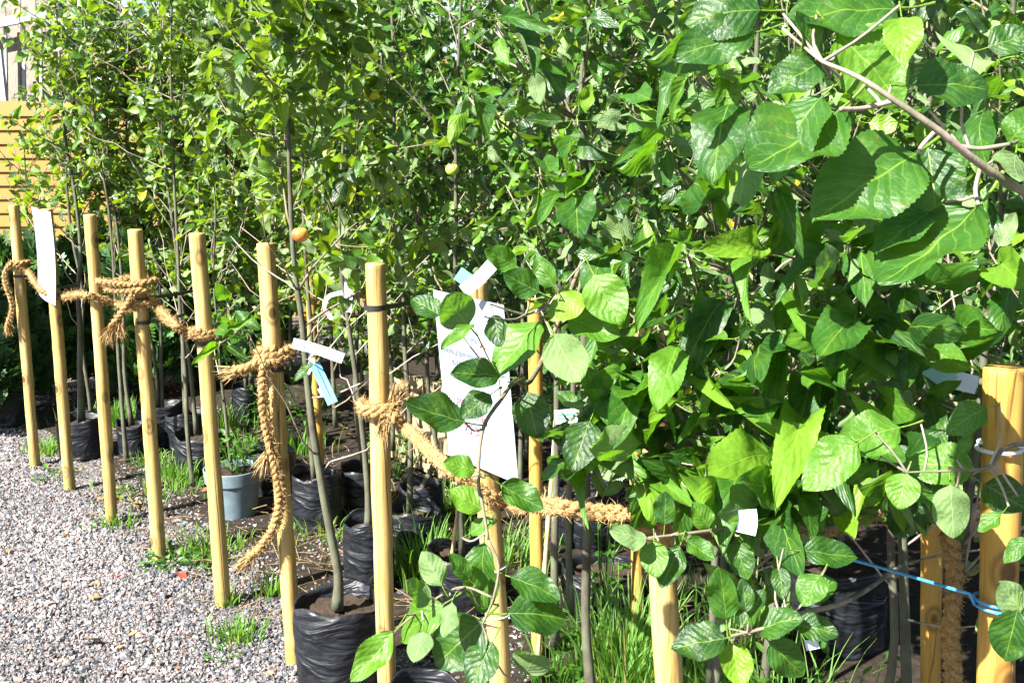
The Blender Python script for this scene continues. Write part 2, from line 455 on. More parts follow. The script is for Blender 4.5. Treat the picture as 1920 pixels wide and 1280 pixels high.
k_ = 40; S_ = np.linspace(-1.2, 5.6, k_); edge = 0.22 + 0.07 * np.sin(S_ * 5.3) + 0.05 * np.sin(S_ * 11.7 + 1)
V_ = np.array([row(a_, e_, 0.004) for a_, e_ in zip(S_, edge)] + [row(a_, 6.5, 0.004) for a_ in S_])
link('soil_bed', np_mesh('soil_bed', V_, np.array([[i_, i_ + 1, k_ + i_ + 1, k_ + i_] for i_ in range(k_ - 1)]), M['earth'], smooth=False), kind='structure')
def ico():
    p = (1 + 5 ** 0.5) / 2
    V = np.array([[-1, p, 0], [1, p, 0], [-1, -p, 0], [1, -p, 0], [0, -1, p], [0, 1, p], [0, -1, -p], [0, 1, -p], [p, 0, -1], [p, 0, 1], [-p, 0, -1], [-p, 0, 1]], float)
    V /= np.linalg.norm(V[0])
    Fc = np.array([[0, 11, 5], [0, 5, 1], [0, 1, 7], [0, 7, 10], [0, 10, 11], [1, 5, 9], [5, 11, 4], [11, 10, 2], [10, 7, 6], [7, 1, 8], [3, 9, 4], [3, 4, 2], [3, 2, 6], [3, 6, 8], [3, 8, 9], [4, 9, 5], [2, 4, 11], [6, 2, 10], [8, 6, 7], [9, 8, 1]])
    return V, Fc
OV = np.array([[1, 0, 0], [-1, 0, 0], [0, 1, 0], [0, -1, 0], [0, 0, 1], [0, 0, -1]], float)
OF = np.array([[0, 2, 4], [2, 1, 4], [1, 3, 4], [3, 0, 4], [2, 0, 5], [1, 2, 5], [3, 1, 5], [0, 3, 5]])
def stones(xy, r, IV, IF):
    n = len(xy); k = len(IV)
    R = np.linalg.qr(rng.normal(size=(n, 3, 3)))[0]
    sc = r[:, None] * np.stack([U(0.75, 1.5, n), U(0.7, 1.1, n), U(0.45, 0.8, n)], 1)
    V = (IV[None] * (1 + U(-0.25, 0.25, (n, k, 1)))) * sc[:, None]
    V = np.einsum('nij,nkj->nik', V, R)
    V = V + np.concatenate([xy, (r * U(-0.15, 0.55, n))[:, None]], 1)[:, None]
    t = np.clip(rng.beta(1.5, 1.6, n) + 0.10 * np.sin(xy[:, 0] * 3.1 + 1) * np.sin(xy[:, 1] * 2.3) + 0.05 * np.sin(xy[:, 0] * 9 + xy[:, 1] * 6), 0, 1)
    return V.reshape(-1, 3), (IF[None] + (np.arange(n) * k)[:, None, None]).reshape(-1, 3), np.repeat(t, k)
N0 = 900000
xy = np.stack([U(-3.6, 0.9, N0), U(2.2, 7.6, N0)], 1)
d_row = (xy - ROW0[:2]) @ RN[:2]
s_row = (xy - ROW0[:2]) @ RD[:2]
px, py, dep = project(np.concatenate([xy, np.zeros((N0, 1))], 1))
patch = np.sin(xy[:, 0] * 5.1 + 1.3) * np.sin(xy[:, 1] * 4.3) + 0.6 * np.sin(xy[:, 0] * 11 + xy[:, 1] * 7)
prob = np.where(d_row < 0.02, 1.0, np.clip(0.6 - 0.7 * d_row + 0.35 * patch, 0.06, 1))
prob *= np.clip(3.6 / dep, 0.35, 1.0)
ok = (px > -40) & (px < 1000) & (py > 690) & (py < 1330) & (d_row < 1.3) & (U(0, 1, N0) < prob)
xy = xy[ok]
n1 = 11000
gs = [stones(xy[:n1], np.clip(rng.lognormal(math.log(0.0058), 0.36, n1), 0.004, 0.015), *ico())]
x2 = xy[n1:n1 + 56000]
gs.append(stones(x2, np.clip(rng.lognormal(math.log(0.0048), 0.35, len(x2)), 0.0025, 0.010), OV, OF))
me = np_mesh('gravel', np.concatenate([g_[0] for g_ in gs]), np.concatenate([gs[0][1], gs[1][1] + len(gs[0][0])]), M['stone'], tint=np.concatenate([g_[2] for g_ in gs]), smooth=False)
link('gravel', me, label='loose grey and pinkish crushed stone covering the path', kind='stuff')

# ------------------------------------------------------------------ yellow boarded building and weathered shed behind
def board_wall():
    A = at(-300, 300, 8.7); B = at(900, 300, 9.0)
    A[2] = B[2] = 0
    ux = nrm(B - A); L = np.linalg.norm(B - A); un = np.array([ux[1], -ux[0], 0.0])   # un faces the camera
    if un[1] > 0: un = -un
    rot = np.array([ux, un, [0, 0, 1]])
    c = (A + B) / 2
    root = thing('yellow_building', c, 'low yellow building clad in horizontal boards behind the trees on the left', 'building')
    h = 0.112
    for k in range(19):
        z = h * (k + 0.5)
        q, f = box([0 if k < 16 else 0.195 * L, 0, 0], [L / 2 if k < 16 else 0.305 * L, 0.011, h / 2 + 0.004])
        q[:, 1] += (q[:, 2] < 0) * 0.020                        # lower edge stands proud: lapped boarding
        g = Geo(); g.add(q @ rot, f)
        o = link('board', g.mesh('board', M['yellow_paint'], smooth=False), root, Vector((0, 0, z)))
    g = Geo(); q, f = box([0, -0.05, 0.88], [L / 2, 0.03, 0.88]); g.add(q @ rot, f)
    link('backing_wall', g.mesh('backing_wall', M['grey_wood'], smooth=False), root)
    # grey ledge with a dark underside, standing out from the wall, and boards above it
    q, f = box([0.195 * L, 0.12, 1.985], [0.305 * L, 0.15, 0.012]); q[:, 2] -= (q[:, 1] > 0.1) * 0.05
    g = Geo(); g.add(q @ rot, f); link('ledge', g.mesh('ledge', M['roof'], smooth=False), root)
    q, f = box([0.195 * L, 0.26, 1.915], [0.305 * L, 0.012, 0.03]); g = Geo(); g.add(q @ rot, f)
    link('fascia', g.mesh('fascia', M['tie'], smooth=False), root)
    return c, rot, L
wall_c, wall_rot, wall_L = board_wall()
def upper_shed():
    root = thing('weathered_shed', ground(20, 560) * 0 + at(60, 200, 9.6) * [1, 1, 0], 'weathered plank shed with white battens and sloping grey roof, upper left corner', 'shed')
    b = np.array(root.location)
    D = 9.3
    def P(x, y, d=D): return at(x, y, d) - b
    def plank(name, p0, p1, w, t, mat, parent=root):
        ax = nrm(p1 - p0); side = nrm(np.cross(ax, [0.0, 1, 0.0])); nn = np.cross(side, ax)
        q, f = box([0, 0, 0], [np.linalg.norm(p1 - p0) / 2, w / 2, t / 2], None)
        g = Geo(); g.add(q @ np.array([ax, side, nn]) + (p0 + p1) / 2, f)
        return link(name, g.mesh(name, mat, smooth=False), parent)
    x = -170
    while x < 150:
        plank('plank', P(x, -60, 9.4), P(x, 260, 9.4), 0.125, 0.02, M['grey_wood']); x += 28
    for x0 in (-120, -55, 10, 44, 76):
        plank('batten', P(x0, 40), P(x0 + 3, 250), 0.022, 0.03, M['white_paint'])
    plank('top_rail', P(-170, 75, 9.25), P(92, 26, 9.25), 0.075, 0.05, M['white_paint'])
    plank('post', P(-2, 95, 9.15), P(9, 200, 9.15), 0.05, 0.05, M['white_paint'])
    plank('bargeboard', P(92, 26, 9.2), P(250, 160, 9.2), 0.055, 0.04, M['white_paint'])
    # sloping roof sheet to the right of the bargeboard
    c = [P(98, 20, 9.22), P(255, 150, 9.22), P(330, 128, 10.2), P(170, -60, 10.2)]
    g = Geo(); V = np.array(c + [q - np.array([0, 0, 0.03]) for q in c])
    g.add(V, [[0, 1, 2, 3], [4, 7, 6, 5], [0, 4, 5, 1], [1, 5, 6, 2], [2, 6, 7, 3], [3, 7, 4, 0]])
    link('roof', g.mesh('roof', M['roof'], smooth=False), root)
upper_shed()

# ------------------------------------------------------------------ stakes
def along(i, py):
    """Point on stake i's axis that sits at picture row py, and its depth."""
    a, b = STK[i]
    lo, hi = 0.0, 1.0
    for _ in range(40):
        m = (lo + hi) / 2
        if project(a + (b - a) * m)[1] < py: lo = m
        else: hi = m
    p = a + (b - a) * lo
    return p
STK = []
stake_labels = [
    'leftmost round wooden stake, rope tied round it with a dangling tail',
    'second stake from the left, carrying a curled white paper',
    'third stake from the left, rope passing across its front',
    'fourth stake from the left, wrapped by a doubled rope loop',
    'fifth stake from the left, rope ending in a ring above a black tie',
    'sixth stake from the left, with a thick rope plait hanging down it',
    'tall stake in the middle with a frayed rope knot beside the big grow bag',
    'stake behind the white paper sign, bottom shows between leaves',
    'stake right of the grass tuft, mostly hidden by leaves',
    'thick orange-yellow stake at the right edge with blue string']
def stake_mesh(a, b, r, seed, name='stake', mat=None):
    rg = np.random.default_rng(seed)
    n = 30
    t = np.concatenate([np.linspace(0, 0.99, n), [0.9975, 1.0]])
    P = a + (b - a) * t[:, None]
    L = np.linalg.norm(b - a)
    P[:, :2] += (np.cumsum(rg.normal(0, 0.0007, (len(t), 2)), 0) - np.linspace(0, 1, len(t))[:, None] * 0)
    P[-3:, :2] = P[-4, :2] + (P[-3:, 2:3] - P[-4, 2]) * ((b - a)[:2] / (b - a)[2])
    R = r * (1 + 0.03 * np.sin(t * 9 + seed) + rg.normal(0, 0.006, len(t)))
    R[-2:] = R[-3] * np.array([0.995, 0.94])
    return tube(P, R, 20)
for i, (tp, bp) in enumerate(STAKES):
    base = ground(*bp)
    top = at_y(tp[0], tp[1], base[1])
    if i == 9: top = at_y(tp[0], tp[1], base[1] + 0.01)
    STK.append((top, base))
    r = [0.0235, 0.024, 0.0235, 0.0245, 0.0245, 0.0245, 0.0235, 0.024, 0.0245, 0.0245][i]
    V, F4, F3 = stake_mesh(base - [0, 0, 0.06], top, r, 40 + i)
    g = Geo(); g.add(V, F4, F3)
    link('wooden_stake', g.mesh('wooden_stake', M['stake_old'] if i == 9 else M['stake'], origin=base), None, Vector(base), stake_labels[i], 'stake', 'stakes along the gravel path')
# a stake of the next row, further right
b = ground(1745, 1500); t = at_y(1752, 640, b[1])
V, F4, F3 = stake_mesh(b - [0, 0, 0.05], t, 0.0225, 77); g = Geo(); g.add(V, F4, F3)
link('wooden_stake', g.mesh('wooden_stake', M['stake_old'], origin=b), None, Vector(b), 'orange stake behind the grey trunk, left of the thick stake at the right edge', 'stake', 'stakes along the gravel path')
for (tx, ty, bx, by, lab) in [(584, 500, 602, 960, 'short stake behind the blue tag, inside the row of trees'), (1005, 560, 1010, 1230, 'stake right of the white sign, behind dark leaves'), (1188, 800, 1195, 1180, 'thin stake left of the leafy branch, deep among the trees')]:
    b = ground(bx, by); t = at_y(tx, ty, b[1])
    V, F4, F3 = stake_mesh(b - [0, 0, 0.05], t, 0.02, int(tx)); g = Geo(); g.add(V, F4, F3)
    link('wooden_stake', g.mesh('wooden_stake', M['stake_old'], origin=b), None, Vector(b), lab, 'stake', 'stakes inside the tree rows')
# bamboo canes
for (tx, ty, bx, by, lab) in [(955, 210, 900, 940, 'long bamboo cane leaning through the middle of the foliage'), (1048, 720, 1008, 1240, 'bamboo cane beside the grey trunk right of the sign'), (868, 880, 838, 1120, 'short brown cane left of the drooping leaves'), (905, 330, 870, 900, 'thin pale cane behind the sign'), (1240, 560, 1180, 1150, 'bamboo cane behind the leafy stake')]:
    b = ground(bx, by); t = at_y(tx, ty, b[1] - 0.05)
    P = b + (t - b) * np.linspace(0, 1, 24)[:, None]
    R = np.full(24, 0.0065); R[::4] = 0.0078
    V, F4, F3 = tube(P, R, 8); g = Geo(); g.add(V, F4, F3)
    link('bamboo_cane', g.mesh('bamboo_cane', M['cane'], origin=b), None, Vector(b), lab, 'cane', 'bamboo canes')

# ------------------------------------------------------------------ rope
def plait(g, P, rad=0.0165, pitch=0.055, taper=False):
    """Three plaited strands along a path, as bumpy tubes."""
    P = np.asarray(P, float)
    seg = np.linalg.norm(np.diff(P, axis=0), axis=1); L = np.concatenate([[0], np.cumsum(seg)])
    n = max(12, int(L[-1] / 0.0045))
    Q = np.stack([np.interp(np.linspace(0, L[-1], n), L, P[:, k]) for k in range(3)], 1)
    T, N, B = frames(Q)
    s = np.linspace(0, L[-1], n) / pitch * 2 * math.pi
    tp = np.ones(n)
    if taper: tp[-14:] = np.linspace(1, 1.35, 14)
    for k in range(3):
        ph = k * 2 * math.pi / 3
        off = (np.sin(s + ph) * rad * 0.62)[:, None] * N + (np.sin(2 * (s + ph)) * rad * 0.36)[:, None] * B
        V, F4, F3 = tube(Q + off * tp[:, None], rad * 0.58 * (1 + 0.14 * np.sin(s * 3.3 + k) + 0.1 * np.sin(s * 0.7 + 2 * k)), 8, True, 0.20)
        g.add(V, F4, F3, 0.15)
    return Q, T, N, B
def fibres(g, Q, T, N, B, rad, per_m=3000, ln=(0.012, 0.03), stick=0.8, w=0.00055):
    L = np.linalg.norm(np.diff(Q, axis=0), axis=1).sum()
    n = int(L * per_m)
    idx = rng.integers(1, len(Q) - 1, n); a = U(0, 2 * math.pi, n)
    out = np.cos(a)[:, None] * N[idx] + np.sin(a)[:, None] * B[idx]
    p = Q[idx] + out * rad * U(0.75, 1.0, n)[:, None]
    l = U(ln[0], ln[1], n)[:, None]
    d1 = out * stick + T[idx] * rng.normal(0.15, 0.75, (n, 1)) + rng.normal(0, 0.35, (n, 3)); d1 /= np.linalg.norm(d1, axis=1)[:, None]
    d2 = d1 + rng.normal(0, 0.45, (n, 3)) + np.array([0, 0, -0.1]); d2 /= np.linalg.norm(d2, axis=1)[:, None]
    side = np.cross(d1, rng.normal(size=(n, 3))); side /= np.linalg.norm(side, axis=1)[:, None]
    m1 = p + d1 * l * 0.5; m2 = m1 + d2 * l * 0.5
    V = np.stack([p - side * w, p + side * w, m1 + side * w, m1 - side * w, m2], 1).reshape(-1, 3)
    k = np.arange(n)[:, None] * 5
    g.add(V, k + np.array([[0, 1, 2, 3]]), k + np.array([[3, 2, 4]]), np.repeat(U(0, 1, n), 5))
def frayed(g, p, d, n=90, ln=0.06, spread=0.35):
    """A splayed tassel of fibres at a cut rope end."""
    p = np.asarray(p); d = nrm(d)
    dd = d + rng.normal(0, spread, (n, 3)) * U(0.3, 1, (n, 1)); dd /= np.linalg.norm(dd, axis=1)[:, None]
    p0 = p + rng.normal(0, 0.006, (n, 3)); l = ln * U(0.5, 1.1, (n, 1))
    side = np.cross(dd, rng.normal(size=(n, 3))); side /= np.linalg.norm(side, axis=1)[:, None]
    w = 0.0013
    e = p0 + dd * l + rng.normal(0, 0.006, (n, 3)) + np.array([0, 0, -0.004])
    V = np.stack([p0 - side * w, p0 + side * w, (p0 + e) / 2 + side * w, (p0 + e) / 2 - side * w, e], 1).reshape(-1, 3)
    k = np.arange(n)[:, None] * 5
    g.add(V, k + np.array([[0, 1, 2, 3]]), k + np.array([[3, 2, 4]]), np.repeat(U(0, 1, n), 5))
def ring(i, py, turns=1.0, a0=0.0, rise=0.0, r=0.040, tilt=0.0, n=None):
    c = along(i, py); n = n or int(26 * turns)
    a = a0 + np.linspace(0, 2 * math.pi * turns, n)
    return np.stack([c[0] + r * np.cos(a), c[1] + r * np.sin(a), c[2] + rise * np.linspace(-0.5, 0.5, n) + tilt * np.cos(a)], 1)
def rope(name, label, paths, rad=0.0165, ends=()):
    root = thing(name, paths[0][0], label, 'rope')
    g, h = Geo(), Geo(); b = np.array(root.location)
    for P in paths:
        Q, T, N, B = plait(g, P, rad)
        fibres(h, Q, T, N, B, rad, 3800, (0.006, 0.015), 0.5)
        fibres(h, Q, T, N, B, rad, 300, (0.014, 0.034), 0.9)
    for (p, d, n, ln) in ends: frayed(h, p, d, n, ln)
    link('plait', g.mesh('plait', M['rope'], origin=b), root)
    link('fibres', h.mesh('fibres', M['rope'], origin=b, smooth=False), root, kind='stuff')
def ap(i, x, y, off=0.0):
    """A point seen at (x, y) at the distance of stake i, moved off metres away from the camera."""
    c = along(i, y); d = project(c)[2]
    return at(x, y, d + off)
# left rope: tail on stake 1, sagging past stakes 2 and 3, looped round stake 4, ring on stake 5
pA = np.vstack([smooth_path([ap(0, 14, 612, -0.05), ap(0, 24, 575, -0.05), ap(0, 12, 535, -0.05), ap(0, 10, 510, -0.05), ap(0, 24, 493, -0.045)], 24), ring(0, 494, 1.15, math.pi * 1.3, -0.01, tilt=0.004),
                smooth_path([ap(0, 52, 508, -0.02), ap(1, 80, 545, -0.045), ap(1, 115, 556, -0.05), ap(2, 150, 552, -0.05), ap(2, 190, 560, -0.045), ap(2, 225, 572, -0.04), ap(3, 252, 574, -0.045)], 40), ring(3, 566, 1.0, math.pi * 1.35, 0.0)])
c3, c4 = along(2, 534), along(3, 534)
pA2 = smooth_path([ap(3, 182, 528, -0.02), ap(3, 205, 530, -0.05), ap(3, 240, 533, -0.055), ap(3, 268, 530, -0.05), ap(3, 287, 527, -0.02), ap(3, 286, 524, 0.03), ap(3, 262, 522, 0.05), ap(3, 230, 524, 0.03), ap(3, 200, 540, -0.03), ap(3, 235, 545, -0.05), ap(3, 265, 543, -0.055), ap(3, 283, 548, -0.03)], 60)
pA3 = np.vstack([smooth_path([ap(3, 284, 556, -0.02), ap(3, 300, 582, -0.03), ap(4, 322, 604, -0.03), ap(4, 345, 622, -0.035), ap(4, 362, 628, -0.045)], 30), ring(4, 622, 1.1, math.pi * 1.35, 0.012)])
pA4 = smooth_path([ap(3, 250, 552, -0.06), ap(3, 236, 575, -0.06), ap(3, 220, 598, -0.055), ap(3, 211, 612, -0.055)], 14)
rope('coir_rope', 'hairy coir rope strung between the five stakes on the left', [pA, pA2, pA3, pA4], 0.0112,
     [(ap(0, 14, 608, -0.05), (0, 0, -1), 120, 0.05), (ap(3, 212, 610, -0.055), (-0.35, 0, -1), 140, 0.07), (ap(3, 226, 606, -0.055), (0.1, 0, -1), 90, 0.06)])
# middle rope on stake 6
pB = np.vstack([smooth_path([ap(5, 440, 694, -0.04), ap(5, 462, 690, -0.055), ap(5, 492, 676, -0.05)], 12), ring(5, 662, 2.1, math.pi * 1.4, 0.03, r=0.043, tilt=0.008)])
pB2 = smooth_path([ap(5, 500, 675, -0.055), ap(5, 494, 700, -0.06), ap(5, 495, 760, -0.055), ap(5, 504, 820, -0.055), ap(5, 518, 880, -0.055), ap(5, 526, 930, -0.055), ap(5, 516, 985, -0.055), ap(5, 492, 1022, -0.055), ap(5, 466, 1046, -0.055)], 60)
rope('coir_rope', 'thick coir rope knotted on the sixth stake, its plait hanging down to a frayed end', [pB, pB2], 0.0130,
     [(ap(5, 468, 1044, -0.055), (-0.8, 0, -0.7), 160, 0.05), (ap(5, 440, 694, -0.04), (-1, 0, -0.2), 120, 0.04), (ap(5, 500, 850, -0.06), (-0.3, 0, -1), 60, 0.07)])
# right rope from stake 7 past the sign to stake 9 and beyond
pC = np.vstack([ring(6, 762, 1.5, math.pi * 0.9, -0.012), smooth_path([ap(6, 735, 778, -0.045), ap(6, 765, 805, -0.045), ap(7, 830, 868, -0.03), ap(7, 885, 908, -0.05), ap(7, 918, 932, -0.05), ap(7, 965, 945, -0.04), ap(8, 1030, 948, -0.0), ap(8, 1120, 960, -0.03), ap(8, 1200, 964, -0.045), ap(8, 1240, 972, -0.045)], 70), ring(8, 982, 1.4, math.pi * 1.5, -0.03)])
pC2 = smooth_path([ap(8, 1275, 1000, -0.03), at(1340, 1005, 1.95), at(1420, 1012, 2.05), at(1520, 1002, 2.15), at(1600, 978, 2.25), at(1680, 950, 2.35)], 40)
rope('coir_rope', 'coir rope running from the middle stake down past the sign to the right', [pC, pC2], 0.0122,
     [(ap(6, 742, 748, -0.05), (0.5, 0, 1), 200, 0.045), (ap(6, 722, 790, -0.05), (-0.2, 0, -1), 80, 0.05)])
pD = smooth_path([at(1778, 1000, 1.75), at(1790, 1080, 1.75), at(1782, 1180, 1.75), at(1790, 1300, 1.75)], 30)
rope('coir_rope', 'brown coir rope hanging straight down between the two right-hand stakes', [pD], 0.013)

# black rubber ties on stakes
def tie(i, py, far, lab):
    c = along(i, py); root = thing('tree_tie', c, lab, 'tie', 'black tree ties')
    a = np.linspace(0, 2 * math.pi, 25); R0 = 0.0262
    P = np.stack([R0 * np.cos(a), R0 * np.sin(a), 0 * a], 1)
    def band(P, hh, th):
        T, N, B = frames(P); g = Geo(); n = len(P)
        out = np.cross(T, [0, 0, 1.0]); out /= np.linalg.norm(out, axis=1)[:, None] + 1e-9
        V = np.stack([P + out * th + [0, 0, hh], P + out * th - [0, 0, hh], P - out * th - [0, 0, hh], P - out * th + [0, 0, hh]], 1).reshape(-1, 3)
        ff = []
        for k in range(n - 1):
            for q in range(4): ff.append([k * 4 + q, k * 4 + (q + 1) % 4, k * 4 + 4 + (q + 1) % 4, k * 4 + 4 + q])
        g.add(V, ff); return g
    link('loop', band(P, 0.0062, 0.0012).mesh('loop', M['tie'], smooth=False), root)
    if far is not None:
        e = np.asarray(far) - c
        P2 = np.array([e * 0.0 + nrm(e) * 0.026, e * 0.35 + [0, 0, -0.006], e * 0.7 + [0, 0, -0.004], e])
        link('strap', band(smooth_path(P2, 14), 0.0062, 0.0015).mesh('strap', M['tie'], smooth=False), root)
for (i, py, fx, fy, dd, lab) in [(0, 517, 120, 520, 0.35, 'black tie strap on the leftmost stake'), (1, 536, 150, 534, 0.3, 'black tie strap under the paper on the second stake'), (3, 603, 345, 590, 0.45, 'black tie strap below the rope loop on the fourth stake'), (4, 642, 432, 565, 0.5, 'black tie strap under the rope ring on the fifth stake'),
                                 (5, 690, 580, 700, 0.25, 'black tie strap under the knotted rope on the sixth stake'), (6, 575, 790, 560, 0.6, 'black tie strap on the upper part of the tall middle stake'), (3, 560, 430, 530, 0.6, 'black tie strap stretched right from the fourth stake')]:
    c = along(i, py); d = project(c)[2]
    tie(i, py, at(fx, fy, d + dd), lab)

# blue string from stake 9 to stake 10
def thin(name, P, r, mat, lab, cat, k=6):
    P = np.asarray(P); V, F4, F3 = tube(P, r, k); g = Geo(); g.add(V, F4, F3)
    return link(name, g.mesh(name, mat, origin=P[0]), None, Vector(P[0]), lab, cat)
sp = np.vstack([ring(8, 944, 1.0, math.pi, 0, r=0.027), smooth_path([ap(8, 1262, 946, -0.02), at(1380, 985, 1.78), at(1500, 1022, 1.66), at(1660, 1066, 1.52), ap(9, 1818, 1113, -0.015)], 30), ring(9, 1128, 1.6, math.pi, 0.012, r=0.0275, tilt=-0.003)])
thin('blue_string', sp, 0.0024, M['string'], 'thin blue string tied from the leafy stake to the thick right-hand stake', 'string')
thin('blue_string', smooth_path([ap(9, 1900, 1035, 0.02), at(1990, 985, 1.5), at(2100, 950, 1.7)], 8), 0.0024, M['string'], 'short end of blue string leaving the right edge', 'string')
thin('white_string', ring(7, 1150, 1.3, 0.3, 0.004, r=0.026), 0.0014, M['tag_white'], 'white string tied round the stake below the sign', 'string')
thin('white_string', ring(7, 1058, 1.2, 2.3, 0.02, r=0.026), 0.0012, M['tag_white'], 'second loop of white string, higher on the stake below the sign', 'string')
thin('white_string', np.vstack([ring(9, 838, 1.05, 2.3, 0.006, r=0.0265), [ap(9, 1925, 838, -0.02)]]), 0.0028, M['tag_white'], 'white string round the thick stake at the right edge', 'string')

# ------------------------------------------------------------------ paper signs and plant tags
def on_plane(px, py, p0, n):
    r = ray(px, py); return CAM + r * (np.dot(p0 - CAM, n) / np.dot(r, n))
def sheet(name, C, mat, root, nu=8, nv=8, bulge=0.0, thick=0.0008, nrm_dir=None, curl=None):
    """Thin slab through four corners (TL, TR, BR, BL), bent by bulge along the normal."""
    C = [np.asarray(c) for c in C]
    b = np.array(root.location)
    n = nrm(np.cross(C[1] - C[0], C[3] - C[0])) if nrm_dir is None else nrm_dir
    V = []
    for j in range(nv + 1):
        for i in range(nu + 1):
            u, v = i / nu, j / nv
            p = (C[0] * (1 - u) + C[1] * u) * (1 - v) + (C[3] * (1 - u) + C[2] * u) * v
            p = p + n * bulge * math.sin(math.pi * u)
            if curl: p = p + curl(u, v)
            V.append(p)
    V = np.array(V) - b
    k = nu + 1
    Fq = np.array([[j * k + i, j * k + i + 1, (j + 1) * k + i + 1, (j + 1) * k + i] for j in range(nv) for i in range(nu)])
    W = V - n * thick
    g = Geo(); m = len(V); g.add(np.vstack([V, W]), np.vstack([Fq, Fq[:, ::-1] + m]))
    e = [i for i in range(k)] + [j * k + nu for j in range(1, nv + 1)] + [nv * k + i for i in range(nu - 1, -1, -1)] + [j * k for j in range(nv - 1, 0, -1)]
    g.add(np.zeros((0, 3)), [[e[q], e[(q + 1) % len(e)], e[(q + 1) % len(e)] + m, e[q] + m] for q in range(len(e))]) if False else None
    return link(name, g.mesh(name, mat), root)
def text(body, p, ux, uz, size, mat, root, name='lettering'):
    cu = bpy.data.curves.new(name, 'FONT'); cu.body = body; cu.size = size; cu.offset = 0.00045; cu.materials.append(mat)
    tmp = bpy.data.objects.new(name, cu); COL.objects.link(tmp); bpy.context.view_layer.update()
    me = bpy.data.meshes.new_from_object(tmp.evaluated_get(bpy.context.evaluated_depsgraph_get()))
    bpy.data.objects.remove(tmp); me.name = name
    if not me.materials: me.materials.append(mat)
    o = bpy.data.objects.new(name, me); COL.objects.link(o); o.parent = root
    ux = nrm(ux); uz = nrm(uz - ux * np.dot(ux, uz)); un = np.cross(ux, uz)
    m = Matrix(np.column_stack([ux, uz, un]).tolist()).to_4x4(); m.translation = Vector(np.asarray(p) - np.array(root.location))
    o.matrix_basis = m
    return o
p8 = along(7, 700) - RN * 0.034
C = [on_plane(x, y, p8, RN) for x, y in ((812, 543), (944, 572), (972, 908), (842, 852))]
sign = thing('paper_sign', C[3], 'white paper sign with faded Swedish lettering fixed to a stake in the middle', 'sign')
sheet('paper', C, M['paper'], sign, bulge=0.0, nrm_dir=-RN)
def sp_(x, y): return on_plane(x, y, p8 - RN * 0.0025, RN)
def line(body, x0, y0, x1, y1, size, mat):
    a, b_ = sp_(x0, y0), sp_(x1, y1)
    text(body, a, b_ - a, np.array([0, 0, 1.0]), size, mat, sign)
line('Stora planteringsveckan', 829, 656, 930, 688, 0.0175, M['ink_grey'])
line('4-12a September', 846, 682, 930, 708, 0.0175, M['ink_grey'])
line('& in trear', 866, 634, 910, 648, 0.013, M['ink_grey'])
line('På alla', 855, 758, 900, 775, 0.026, M['ink_pink'])
line('träd', 888, 786, 920, 798, 0.026, M['ink_pink'])
line('25 %', 868, 808, 915, 826, 0.030, M['ink_pink'])
g = Geo(); a = np.linspace(0.2, 2.9, 10)
for r0, off in ((0.010, 0.0), (0.006, 0.009)):
    P = np.array([sp_(905, 655) + RD * (r0 * np.cos(t) + off) + np.array([0, 0, r0 * np.sin(t)]) for t in a])
    V, F4, F3 = tube(P, 0.0014, 5); g.add(V, F4, F3)
link('emblem', g.mesh('emblem', M['ink_orange'], origin=C[3]), sign)
# pin tab and green card above the sign
p2 = along(1, 470) - RN * 0.030
C2 = [on_plane(x, y, p2, RN) for x, y in ((61, 386), (97, 397), (106, 573), (73, 545))]
s2 = thing('paper_notice', C2[3], 'curled white paper notice wrapped on the second stake from the left', 'sign')
sheet('paper', C2, M['paper'], s2, nrm_dir=-RN, bulge=0.015, curl=lambda u, v: -RN * 0.02 * (v - 0.5) ** 2 + RD * 0.012 * math.sin(3 * v))

def strip(lab, P, width, mat, cat='tag', up=None, marks=(), name='plant_tag'):
    """A bent plastic strip: pixel/depth points along its centre line."""
    P = smooth_path([at(*p) for p in P], 14)
    root = thing(name, P[0], lab, cat, 'plant tags')
    T, N, B = frames(P)
    tocam = CAM - P; tocam /= np.linalg.norm(tocam, axis=1)[:, None]
    side = np.cross(T, tocam + (np.asarray(up) if up is not None else 0)); side /= np.linalg.norm(side, axis=1)[:, None]
    n = np.cross(side, T)
    b = P[0]
    V = np.concatenate([P - side * width / 2, P + side * width / 2]) - b
    V2 = V - np.concatenate([n, n]) * 0.0009
    m = len(P); Fq = np.array([[k, k + 1, m + k + 1, m + k] for k in range(m - 1)])
    g = Geo(); g.add(np.vstack([V, V2]), np.vstack([Fq, Fq[:, ::-1] + 2 * m]))
    link('strip', g.mesh('strip', mat), root)
    for (f0, f1, v0, v1, mm) in marks:
        i0, i1 = f0 * (m - 1), f1 * (m - 1)
        q = []
        for ff in (i0, i1):
            k = int(min(m - 2, ff)); fr = ff - k
            c = P[k] * (1 - fr) + P[k + 1] * fr
            for vv in (v0, v1): q.append(c + side[k] * width * vv - n[k] * 0.0002 + n[k] * 0.0022)
        g = Geo(); g.add(np.array(q) - b, [[0, 1, 3, 2]]); link('print', g.mesh('print', mm, smooth=False), root)
    return root
strip('white plastic plant tag slanting out beside the knotted sixth stake', [(549, 643, 2.72), (595, 655, 2.70), (643, 672, 2.68)], 0.026, M['tag_white'], marks=((0.2, 0.26, -0.1, 0.25, M['ink_dark']), (0.05, 0.1, -0.1, 0.15, M['ink_dark']), (0.34, 0.8, -0.25, 0.05, M['ink_grey']), (0.88, 0.97, 0.0, 0.3, M['tag_teal'])))
strip('light blue plant tag hanging below the white tag by the sixth stake', [(590, 682, 2.75), (604, 712, 2.74), (624, 756, 2.72)], 0.027, M['tag_blue'], marks=((0.1, 0.9, -0.05, 0.02, M['ink_dark']),))
